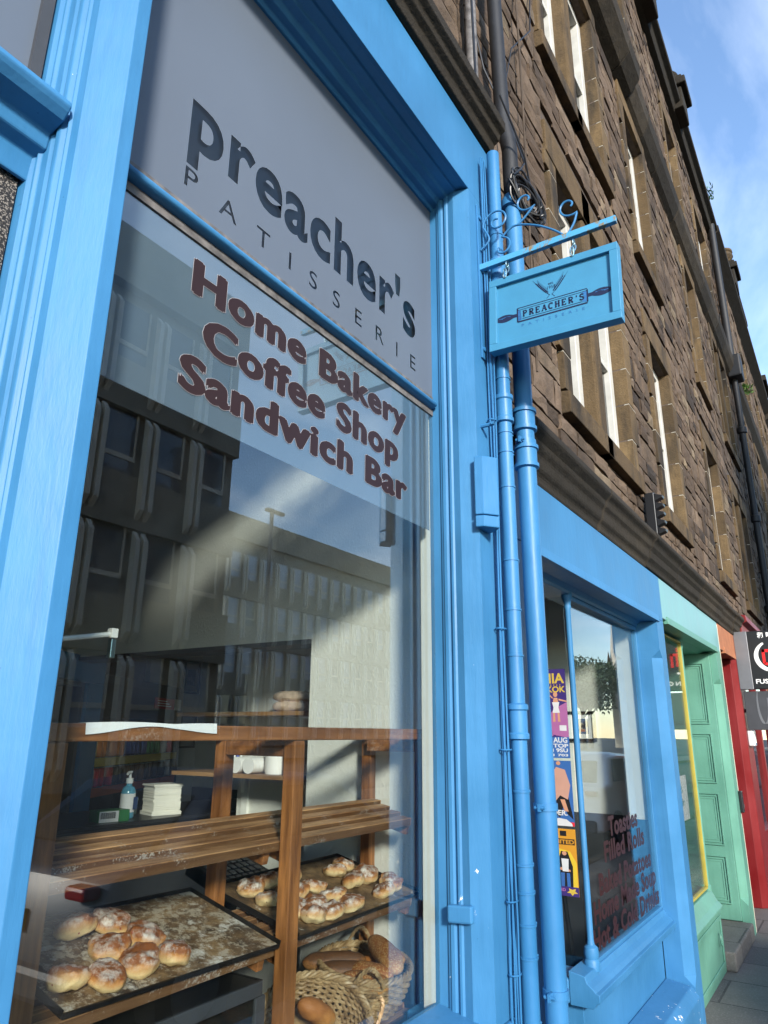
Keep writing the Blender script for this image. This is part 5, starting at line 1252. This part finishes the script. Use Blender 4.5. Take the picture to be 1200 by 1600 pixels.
loaf('long dark seeded loaf leaning diagonally across the right basket', (2.165, .475, .945), (2.015, .285, .915), .038, M['seeded'], gr_, -.006)
loaf('pale sesame roll at the front left of the right basket', (1.925, .43, .893), (1.975, .285, .888), .036, M['seeded'], gr_)
loaf('sesame loaf with golden crust lying in the middle of the basket', (2.015, .45, .898), (2.01, .30, .90), .036, M['seeded'], gr_, .005)
loaf('short seeded roll tucked at the back right of the basket', (2.215, .50, .90), (2.165, .36, .895), .035, M['seeded'], gr_)
loaf('stub of a golden roll peeping between the poppy rolls', (2.085, .50, .885), (2.135, .42, .885), .03, M['roll'], gr_)
n3 = (BL.to_3x3() @ Vector((0, 0, 1)))
loaf('plain long bridge roll lying upper in the tipped basket', Vector((1.72, .335, .915)), Vector((1.845, .325, .845)), .034, M['roll'], 'plain rolls in the tipped basket', .006)
loaf('plain long bridge roll lying lower in the tipped basket', Vector((1.70, .300, .865)), Vector((1.80, .285, .80)), .033, M['roll'], 'plain rolls in the tipped basket', .006)

# black display oven below the left tray
ov = thing('display_cabinet', 'black framed glass cabinet under the floury tray at the bottom left', 'cabinet')
x0, x1, y0, y1, z0, z1 = .93, 1.572, .34, .545, .78, 1.005
MB().box(x0, x1, y0, y1, z0, z0 + .012).box(x0, x1, y1 - .012, y1, z0 + .012, z1).box(x0, x0 + .012, y0, y1 - .013, z0 + .012, z1).box(x1 - .012, x1, y0, y1 - .013, z0 + .012, z1).build('carcass', M['black'], ov, bev=.002)
MB().box(x0 + .0125, x1 - .0125, y0 + .001, y1 - .013, z1 - .012, z1).build('top', M['black'], ov, bev=.002)
MB().box(x0 + .013, x1 - .013, y0 - .012, y0 - .001, z1 - .03, z1 + .002).build('top_trim', M['darkgrey'], ov, bev=.002)
MB().box(x1 - .035, x1 - .001, y0 - .012, y0 - .001, z0 + .02, z1 - .031).build('side_trim', M['darkgrey'], ov, bev=.002)
bx('glass_front', M['glass2'], ov, x0 + .013, x1 - .036, y0 - .006, y0 - .003, z0 + .013, z1 - .031)
bx('lining_paper', M['paper'], ov, x0 + .02, x1 - .05, y0 + .02, y1 - .03, z0 + .06, z0 + .064)
settle(ov, (1.25, .44, .78))

# ------------------------------------------------------------------ things inside the shop
u30 = Vector((math.cos(R(30)), math.sin(R(30)), 0)); n30 = Vector((math.sin(R(30)), -math.cos(R(30)), 0))
def F30(P0):
    m = Matrix.Identity(4)
    for i in range(3): m[i][0] = u30[i]; m[i][1] = -n30[i]; m[i][2] = (0, 0, 1)[i]
    m.translation = Vector((P0[0], P0[1], 0)); return m
fm = F30((2.95, 3.0))
fd = thing('drinks_fridge', 'dark open drinks fridge stocked with cans behind the counter', 'fridge')
MB().box(-.32, 1.60, .0, .6, .08, .25, m=fm).box(-.32, 1.60, .50, .6, .25, 1.95, m=fm).box(-.32, -.27, .0, .50, .25, 1.95, m=fm).box(1.55, 1.60, .0, .50, .25, 1.95, m=fm).box(-.27, 1.55, 0, .5, 1.9, 1.95, m=fm).build('cabinet', M['darkgrey'], fd, bev=.004)
MB().box(-.27, 1.55, -.012, .0, 1.68, 1.90, m=fm).build('header', M['black'], fd, bev=.003)
for z, cc_ in ((1.44, (.52, .40, .06)), (1.262, (.42, .10, .04))):
    s_ = MB().box(-.269, 1.549, .012, .49, z - .02, z - .004, m=fm).build('shelf', M['steel'], fd)
    MB().box(-.269, 1.20, 0, .011, z - .055, z - .004, m=fm).build('price_strip', col('strip_%d' % int(z * 100), cc_), s_); MB().box(1.215, 1.549, 0, .011, z - .055, z - .004, m=fm).build('price_strip', col('strip_%d' % int(z * 100), cc_), s_)
settle(fd, (3.0, 3.1, .08))
rs = thing('price_card', 'small red card with white lines stuck on the fridge header', 'card')
MB().box(.90, 1.34, -.017, -.0125, 1.765, 1.845, m=fm).build('card', col('card_red', (.42, .02, .03)), rs)
MB().box(1.36, 1.50, -.017, -.0125, 1.765, 1.85, m=fm).build('card_tab', M['white_plastic'], rs)
for k in range(3): MB().box(.96, 1.26 - .05 * k, -.0185, -.0175, 1.785 + k * .018, 1.791 + k * .018, m=fm).build('card_line', M['paper'], rs)
def can_proto():
    t = thing('drink_can', 'can', 'can'); MB().lathe([(.024, 0), (.031, .006), (.033, .012), (.033, .098), (.031, .104), (.027, .112)], (0, 0, 0), 16).build('can_body', M['steel'], t)
    MB().lathe([(.027, .1121), (.0275, .115), (.024, .1145), (.02, .1125)], (0, 0, 0), 16).build('can_lid', M['steel'], t); return t
can0 = can_proto(); first = True
ords = ['first', 'second', 'third', 'fourth', 'fifth', 'sixth', 'seventh', 'eighth', 'ninth', 'tenth', 'eleventh', 'twelfth', 'thirteenth', 'fourteenth', 'fifteenth', 'sixteenth']
rowU = ['yellow', 'orange', 'orange', 'orange', 'orange', 'orange', 'blue', 'blue', 'blue', 'blue', 'green', 'green', 'green', 'silver', 'silver', 'red']
rowL = ['silver', 'red', 'red', 'red', 'black', 'black', 'brown', 'brown', 'brown', 'brown', 'black', 'brown', 'black', 'black', 'black', 'silver']
CC = dict(yellow=(.60, .42, .04), orange=(.70, .20, .02), blue=(.05, .10, .35), green=(.03, .22, .09), silver=(.45, .46, .48), red=(.50, .015, .03), black=(.015, .015, .017), brown=(.16, .09, .05))
for row, z, nm in ((rowU, 1.4365, 'upper'), (rowL, 1.2585, 'lower')):
    for i, c in enumerate(row):
        o = can0 if first else copy_tree(can0); first = False
        p = fm @ Vector((.05 + .095 * i, .05 + .008 * ((i * 7) % 3), z)); o.location = p; o.rotation_euler = (0, 0, i * 1.3)
        tag(o, '%s drink can, %s from the left on the %s fridge shelf' % (c, ords[i], nm), 'can', 'drink cans in the fridge')
        o.children[0].data = o.children[0].data.copy() if o is not can0 else o.children[0].data
        b = [ch for ch in o.children if ch.name.startswith('can_body')][0]; b.data = b.data.copy(); b.data.materials[0] = col('can_' + c, CC[c], .3, .3)
# blue inner doorway left of the fridge
dm = F30((2.3, 2.45))
df = thing('interior_doorway', 'blue painted inner door frame behind the left post of the rack', 'door frame')
MB().box(-.9, .50, 0, .10, 1.86, 2.0, m=dm).build('header', M['blue_dark'], df, bev=.004)
MB().box(.30, .50, 0, .10, .05, 1.859, m=dm).build('jamb', M['blue_dark'], df, bev=.004)
MB().box(.262, .30, .02, .10, .05, 1.859, m=dm).box(-.9, .262, .02, .10, 1.835, 1.859, m=dm).build('inner_bead', M['darkgrey'], df, bev=.002)
settle(df, (2.4, 2.55, .05))
bw = MB().box(-.9, .6, .62, .68, .05, 2.4, m=dm).build('partition', M['woodchip'], bak)
sb = thing('wall_shelf', 'pine shelf with bagged loaves seen through the blue inner doorway', 'shelf')
MB().box(-.6, .5, .40, .615, 1.655, 1.675, m=dm).build('board', M['shelfw'], sb); MB().box(.2, .22, .45, .615, 1.58, 1.654, m=dm).build('bracket', M['steel'], sb); settle(sb, tuple(dm @ Vector((0, .5, 1.65))))
def bag(label, mfn, L, r, n, mt, name='bread_bag', grp=None):
    t = thing(name, label, 'bag', grp)
    for k in range(n):
        sd = k * 3.1
        def fn(a, p, k=k, sd=sd):
            x = math.sin(p); rr = max(0, 1 - abs(x) ** 4) ** .5; q = 1 + .22 * noise.noise(Vector((x * 4 + sd, math.cos(a) * 1.5, math.sin(a) * 1.5)))
            return mfn((x * L / 2, r * rr * math.cos(a) * q + (k % 2) * r * 1.5, r * .75 * (1 + rr * math.sin(a) * q) + (k // 2) * r * 1.3))
        MB().blob(fn, 18, 16).build('wrapped_loaf', mt, t)
    return t
bagm = plain('crinkled_bread_bag', (.62, .47, .36), .18, var=.25, scale=45, bmp=.5)
t = bag('crumpled bag of loaves on the shelf through the blue doorway', lambda p: dm @ Vector((.05 + p[0], .48 + p[1] * .8, 1.6755 + p[2])), .32, .055, 2, plain('dull_bag', (.30, .26, .22), .35, var=.3, scale=40, bmp=.4)); settle(t, tuple(dm @ Vector((.05, .48, 1.6755))))
# shelves on the white wall panel
for z, lab in ((1.690, 'upper pine shelf on the white wall panel, carrying bagged bread'), (1.415, 'lower pine shelf on the white wall panel, carrying paper rolls')):
    t = thing('wall_shelf', lab, 'shelf', 'pine shelves on the wall panel')
    bx('board', M['shelfw'], t, 2.56, 2.784, 1.0, 1.86, z - .018, z, .002)
    for y in (1.05, 1.58): MB().px([(y, z - .0185), (y, z - .10), (y + .012, z - .10), (y + .012, z - .0185)], 2.76, 2.783).build('bracket', M['white'], t)
    settle(t, (2.78, 1.4, z))
t = bag('clear bag of pale bread rolls lying on the upper pine shelf', lambda p: Vector((2.66 + p[1] * .9, 1.21 + p[0], 1.6905 + p[2])), .20, .034, 4, bagm); settle(t, (2.66, 1.21, 1.6905))
for k, (y, lab) in enumerate(((1.455, 'white paper roll lying on the lower pine shelf, left one'), (1.375, 'white paper roll lying on the lower pine shelf, right one'))):
    MB_ = MB().lathe([(.013, 0), (.036, 0.0005), (.036, .13), (.013, .1305), (.013, .0005)], (2.58, y, 1.4525), 22, m=Matrix.Rotation(R(90), 4, 'Y')); tag(MB_.build('paper_roll', M['paper']), lab, 'paper roll', 'paper rolls on the lower shelf')
tag(MB().lathe([(.05, 0), (.054, .02), (.052, .10), (.05, .125), (.02, .126)], (2.66, 1.275, 1.416), 20).build('paper_stack', M['paper']), 'upright bundle of white paper standing on the lower pine shelf', 'paper')
tag(bx('cardboard_box', plain('cardboard', (.50, .34, .22), .8, var=.1), None, 2.60, 2.74, 1.03, 1.18, 1.416, 1.56, .003), 'tall beige carton at the right end of the lower pine shelf', 'box')
for k, (c, lab) in enumerate((((.05, .35, .08), 'green marker pen leaning beside the paper rolls'), ((.04, .08, .4), 'blue marker pen leaning beside the paper rolls'), ((.55, .50, .05), 'yellow marker pen leaning beside the paper rolls'))):
    t = thing('marker_pen', lab, 'pen', 'marker pens on the lower shelf'); y = 1.50 + .022 * k; cm = col('pen_%d' % k, c)
    MB().tube([(2.66, y, 1.416), (2.675, y + .012, 1.50)], .007, 10).build('barrel', M['paper'] if k != 1 else cm, t); MB().tube([(2.675, y + .012, 1.501), (2.681, y + .018, 1.535)], .008, 10).build('cap', cm, t); settle(t, (2.66, y, 1.416))
# counter, napkins, sanitiser, carton
ct = thing('counter', 'black topped shop counter behind the rack', 'counter')
bx('top', M['black'], ct, 1.2, 3.5, 1.84, 2.40, 1.185, 1.205, .004); bx('front', M['darkgrey'], ct, 1.22, 3.48, 1.87, 2.38, .05, 1.184)
settle(ct, (2.3, 2.1, .05))
nb = MB(); rg = random.Random(4); zc = 1.2055
nm_ = Matrix.Translation((2.625, 1.985, 0)) @ Matrix.Rotation(R(-14), 4, 'Z')
for k in range(34):
    hh = .0042; big = .006 if (k < 4 or k > 30) else 0
    a, b = rg.uniform(-.003, .003), rg.uniform(-.003, .003); nb.box(-.072 - big + a, .072 + big + a, -.06 - big + b, .06 + big + b, zc, zc + hh - .0004, m=nm_ @ Matrix.Rotation(rg.uniform(-.02, .02), 4, 'Z')); zc += hh
tag(nb.build('napkin_stack', M['cream_paper'], bev=.0008), 'tall stack of white paper napkins on the black counter', 'napkins')
hs = thing('sanitiser_bottle', 'pump bottle of blue hand sanitiser with white label on the counter', 'bottle')
c = (2.405, 1.97, 1.2055)
MB().lathe([(.030, 0), (.034, .005), (.034, .115), (.028, .135), (.014, .145), (.013, .155)], c, 22).build('bottle', col('sanitiser_blue', (.10, .33, .45), .12), hs)
MB().lathe([(.0345, .028), (.0345, .110)], c, 22).build('bottle_label', M['paper'], hs)
MB().lathe([(.017, .155), (.017, .178), (.007, .18), (.006, .20), (.010, .203), (.010, .21)], c, 16).tube([(2.405, 1.97, 1.408), (2.380, 1.95, 1.412), (2.365, 1.94, 1.404)], .006, 8).build('pump', M['white_plastic'], hs)
MB().box(c[0] + .005, c[0] + .03, c[1] - .0362, c[1] - .0352, 1.245, 1.30).build('label_panel', col('label_navy', (.02, .05, .14)), hs)
settle(hs, c)
gb = thing('carton', 'flat green and white carton with barcode lying on the counter', 'box')
gm = Matrix.Translation((2.28, 1.93, 0)) @ Matrix.Rotation(R(-8), 4, 'Z')
MB().box(-.075, .075, -.045, .045, 1.2055, 1.255, m=gm).build('box', col('carton_green', (.03, .20, .06)), gb, bev=.002)
MB().box(-.074, .02, -.0465, -.0455, 1.207, 1.253, m=gm).build('white_side', M['paper'], gb)
bb = MB(); x = -.068
for k in range(22):
    w = (1 + (k * 7) % 3) * .0009; bb.box(x, x + w, -.0478, -.0468, 1.222, 1.248, m=gm); x += w + .0016
bb.build('barcode', M['black'], gb); settle(gb, (2.28, 1.93, 1.2055))
cp = MB().lathe([(.028, 0), (.030, .005), (.034, .08), (.031, .082), (.028, .01)], (2.49, 2.05, 1.2055), 18).build('plastic_tub', col('tub_teal', (.10, .20, .18), .2)); tag(cp, 'small dull teal tub standing between bottle and napkins', 'tub')
tl = thing('till', 'black till keypad with grey keys on the counter behind the scones', 'till')
tm = Matrix.Translation((1.86, .74, 1.17)) @ Matrix.Rotation(R(18), 4, 'X')
MB().box(-.12, .12, -.09, .09, -.03, .012, m=tm).build('case', M['black'], tl, bev=.006)
for i in range(7):
    for j in range(4): MB().box(-.10 + i * .028, -.078 + i * .028, -.07 + j * .032, -.046 + j * .032, .0125, .018, m=tm).build('key', M['silver'], tl, bev=.002)
MB().box(-.03, .03, -.03, .05, -.45, -.031, m=tm).build('stand', M['black'], tl)
settle(tl, (1.86, .74, 1.17))
cr_ = thing('curtain_rod', 'white metal rod with a hanging clip high in the window beside the left post', 'rod')
MB().tube([(.80, .45, 1.765), (1.092, .45, 1.822)], .006, 8).build('rod', M['white'], cr_); MB().box(1.082, 1.10, .44, .46, 1.812, 1.835).build('clip', M['white'], cr_, bev=.002)
MB().box(1.086, 1.100, .444, .458, 1.765, 1.811).build('hanging_clip', M['steel'], cr_, bev=.002); MB().tube([(.80, .45, 1.765), (.69, .40, 1.765)], .006, 8).build('rod_end', M['white'], cr_)
settle(cr_, (.69, .40, 1.765))
# pictures on the grey wall behind
for (x, z, w, h, lab) in ((4.95, 2.10, .20, .30, 'black framed monochrome print, upper left of the group on the grey wall'), (5.38, 2.14, .20, .28, 'black framed monochrome print, upper right of the group on the grey wall'), (4.95, 1.60, .20, .30, 'black framed monochrome print, lower left of the group on the grey wall'), (5.40, 1.84, .20, .24, 'black framed monochrome print, lower right of the group on the grey wall')):
    wall_picture(lab, lambda u, v, d, x=x, z=z: (x + u, 4.398 - d, z + v), w, h, [plain('grey_mount', (.34, .33, .31), .7) if 'grey_mount' not in bpy.data.materials else bpy.data.materials['grey_mount'], M['darkgrey'], col('print_grey', (.15, .14, .13))], 'framed prints on the grey wall')
bx('picture_wall', M['plaster_dark'], bak, 4.45, 6.2, 4.40, 4.46, .05, 2.55)
settle(bak, (1.2, 0, 0))

# ------------------------------------------------------------------ the other side of the street (seen in the glass)
def office(label, x0, x1, y, z1, bay, fl, zb, sgn=1):
    t = thing('office_block', label, 'building', 'concrete office blocks over the street')
    bx('wall', M['concrete'], t, x0, x1, y - 12, y - .35, 0, z1)
    # spandrels, fins in pairs, windows
    nf = int((z1 - zb) / fl); nb_ = int((x1 - x0) / bay); rg = random.Random(int(x1))
    k = 0; fin = None; wn_ = None
    for f in range(nf):
        z = zb + f * fl
        bx('spandrel', M['concrete'], t, x0, x1, y - .349, y - .12, z - fl * .42 + .0, z + fl * .02)
        for b in range(nb_):
            xb = x0 + .35 + b * bay
            if fin is None:
                m_ = MB()
                for q in (0, .22): m_.add([(xb + q, y - .12, z - fl * .34), (xb + q + .12, y - .12, z - fl * .34), (xb + q + .12, y + .05, z - fl * .26), (xb + q, y + .05, z - fl * .26), (xb + q, y - .12, z + fl * .56), (xb + q + .12, y - .12, z + fl * .56), (xb + q + .12, y + .05, z + fl * .48), (xb + q, y + .05, z + fl * .48)], [(0, 3, 2, 1), (4, 5, 6, 7), (0, 1, 5, 4), (1, 2, 6, 5), (2, 3, 7, 6), (3, 0, 4, 7)])
                fin = m_.build('fin', M['concrete_pale'], t); f0 = (xb, z)
            elif k < 98:
                c = fin.copy(); COL.objects.link(c); c.location = (xb - f0[0], 0, z - f0[1])
            k += 1
            if wn_ is None:
                wn_ = MB().box(xb + .42, xb + bay - .08, y - .30, y - .26, z + .06, z + .58 * fl).build('window', M['office_glass'], t); w0 = (xb, z); wl_ = wn_.data.copy(); wl_.materials[0] = M['office_sky_pane']
                MB().box(xb + .42, xb + bay - .08, y - .259, y - .23, z + .16 * fl, z + .20 * fl).box(xb + .42, xb + .47, y - .259, y - .23, z + .2 * fl, z + .58 * fl).box(xb + bay - .13, xb + bay - .08, y - .259, y - .23, z + .2 * fl, z + .58 * fl).build('window_bar', M['concrete_pale'], wn_)
            elif k < 98:
                c = wn_.copy(); COL.objects.link(c); c.location = (xb - w0[0], 0, z - w0[1])
                if rg.random() < (.75 if x0 > 20 else .25): c.data = wl_
                d_ = wn_.children[0].copy(); COL.objects.link(d_); d_.parent = c
    MB().box(x0 - .02, x1 + .02, y - .36, y - .05, z1 - fl * .55, z1).build('parapet', M['concrete'], t)
    settle(t, ((x0 + x1) / 2, y - 6, 0)); return t
office('tall grey concrete office block with paired fins opposite the bakery', 1.0, 13.0, -11.6, 13.3, 1.42, 2.75, 1.6)
office('long concrete office wing with rows of pale windows set back up the street', 30.0, 52.0, -29.6, 14.8, 1.5, 2.9, 2.0)
lp = thing('street_lamp', 'slender grey street lamp on the far pavement', 'street lamp')
MB().tube([(12.1, -9.6, 0), (12.1, -9.6, 6.6)], [.07, .045], 10).build('pole', M['silver'], lp); MB().box(11.9, 12.5, -9.66, -9.54, 6.58, 6.66).build('lamp_head', M['darkgrey'], lp, bev=.02); settle(lp, (12.1, -9.6, 0))
M['car_glass'] = plain('car_glass', (0.02, 0.024, 0.028), 0.22, var=0.1, bmp=0)
def car(label, x, y, body, name='parked_car'):
    t = thing(name, label, 'car', 'cars parked along the kerb')
    L, W = 4.1, 1.72
    side = [(0, .35), (.02, .75), (.12, .98), (.55, 1.02), (1.0, 1.38), (1.5, 1.46), (2.3, 1.42), (3.0, 1.0), (3.8, .86), (4.05, .70), (4.1, .35)]
    mb = MB(); n = len(side); vs = []
    for yy, ins in ((0, 1), (.12, 0), (W - .12, 0), (W, 1)):
        for (a, b) in side:
            tap = .16 * max(0, (b - .95) / .5); q = yy + (tap if yy < W / 2 else -tap)
            vs.append((x + a + (.0 if not ins else (.06 if a < 1 else -.06 if a > 3 else 0)), y - q, .0 + (b if not ins else min(b, 1.40)) - .14 + (0)))
    fs = []
    for r_ in range(3):
        for i in range(n): fs.append((r_ * n + i, r_ * n + (i + 1) % n, (r_ + 1) * n + (i + 1) % n, (r_ + 1) * n + i))
    fs += [tuple(range(n)), tuple(range(3 * n, 4 * n))[::-1]]
    mb.add(vs, fs); b = mb.build('body', body, t, bev=.05, segs=3); b.data.polygons.foreach_set('use_smooth', [True] * len(b.data.polygons)); b.data.set_sharp_from_angle(angle=R(35))
    def yz(z): return .16 * max(0, (z - .95) / .5)
    for sd in (0, 1):
        f = lambda a, z: (x + a, (y + .012 - yz(z) * 1.0) if not sd else (y - W - .012 + yz(z)), z - .14)
        g = MB(); P = [f(.75, 1.03), f(2.85, 1.03), f(2.25, 1.36), f(1.1, 1.36)]; g.add(P + [(p[0], p[1] + (-.03 if not sd else .03), p[2]) for p in P], [(0, 1, 2, 3), (7, 6, 5, 4), (0, 4, 5, 1), (1, 5, 6, 2), (2, 6, 7, 3), (3, 7, 4, 0)]); g.build('side_window', M['car_glass'], t)
        for wx in (.75, 3.25):
            yy = y - .06 if not sd else y - W + .06
            w = MB().lathe([(.16, -.09), (.30, -.09), (.31, -.05), (.31, .05), (.30, .09), (.16, .09)], (x + wx, yy, .31 - .14), 22, m=Matrix.Rotation(R(90), 4, 'X')).build('wheel', M['tyre'], t)
            MB().lathe([(.02, -.095), (.19, -.092), (.19, .092), (.02, .095)], (x + wx, yy, .31 - .14), 18, m=Matrix.Rotation(R(90), 4, 'X')).build('rim', M['silver'], w)
        yl = y - .16 if not sd else y - W + .16
        bx('tail_light', M['tail'], t, x - .015, x + .10, yl - .09, yl + .09, .72, .79, .02); bx('headlight', M['white_plastic'], t, x + 3.95, x + 4.08, yl - .14, yl + .14, .46, .56, .02)
    rw = MB(); P = [(x + .50, y - .22, .90), (x + .50, y - W + .22, .90), (x + .93, y - W + .30, 1.19), (x + .93, y - .30, 1.19)]; rw.add(P + [(p[0] + .05, p[1], p[2] - .03) for p in P], [(0, 1, 2, 3), (7, 6, 5, 4), (0, 4, 5, 1), (1, 5, 6, 2), (2, 6, 7, 3), (3, 7, 4, 0)]); rw.build('rear_window', M['car_glass'], t)
    bx('number_plate', M['yellow'], t, x - .012, x + .02, y - W / 2 - .26, y - W / 2 + .26, .52, .63, .004); bx('rear_bumper', M['darkgrey'], t, x - .04, x + .25, y - W + .1, y - .1, .20, .38, .04)
    settle(t, (x + 2, y - W / 2, -.14)); return t
car('dark blue hatchback parked at the kerb in front of the bakery', 2.7, -2.15, M['car_dark'])
car('white hatchback parked farther along the kerb', 11.3, -2.10, M['car_white'])
def tree(label, x, y, h, r, seed):
    t = thing('broadleaf_tree', label, 'tree', 'street trees at the end of the road'); rg = random.Random(seed)
    tr_ = MB().tube([(x, y, 0), (x + .2, y, h * .3), (x, y + .2, h * .6)], [.35, .28, .12], 8)
    for k in range(6): a = k * 1.05; tr_.tube([(x, y, h * (.3 + .04 * k)), (x + r * .5 * math.cos(a), y + r * .5 * math.sin(a), h * .62), (x + r * .8 * math.cos(a), y + r * .8 * math.sin(a), h * .75)], [.12, .08, .03], 6)
    tr_.build('trunk', M['bark'], t); mb = MB(); cl = [(Vector((rg.gauss(0, .45), rg.gauss(0, .45), rg.uniform(-.5, .9))), rg.uniform(.25, .5)) for _ in range(26)]
    for i in range(5200):
        c_, cr_ = cl[i % 26]; v = Vector((rg.gauss(0, 1), rg.gauss(0, 1), rg.gauss(0, 1))).normalized() * cr_ * rg.uniform(.6, 1.05) + c_
        p = Vector((x + v.x * r, y + v.y * r, h * .66 + v.z * h * .30)); a = Vector((rg.gauss(0, 1), rg.gauss(0, 1), rg.gauss(0, 1))).normalized(); b = a.orthogonal().normalized(); s = rg.uniform(.12, .26)
        mb.add([p, p + a * s + b * s * .5, p + a * s * 2, p + a * s - b * s * .5], [(0, 1, 2, 3)])
    mb.build('crown', M['leaf'], t); settle(t, (x, y, 0))
tree('rounded leafy tree at the street end, nearer one', 82, -25, 9.5, 5, 1); tree('rounded leafy tree at the street end, farther taller one', 91, -27, 11, 6, 2); tree('leafy tree behind the others at the street end', 88, -34, 12, 6, 3)
sp = thing('stone_monument', 'tall pale stone spire rising beside the trees', 'monument')
bx('shaft', M['concrete_pale'], sp, 96.5, 97.9, -25.7, -24.3, 0, 9, .1); MB().add([(96.6, -25.6, 9), (97.8, -25.6, 9), (97.8, -24.4, 9), (96.6, -24.4, 9), (97.2, -25, 17)], [(0, 3, 2, 1), (0, 1, 4), (1, 2, 4), (2, 3, 4), (3, 0, 4)]).build('spire', M['concrete_pale'], sp)
for a, b in ((96.6, -25.6), (97.8, -25.6), (96.6, -24.4), (97.8, -24.4)): MB().lathe([(.3, 9), (.28, 10.5), (.02, 12.2)], (a, b, 0), 8).build('pinnacle', M['dressed'], sp)
settle(sp, (97.2, -25, 0))
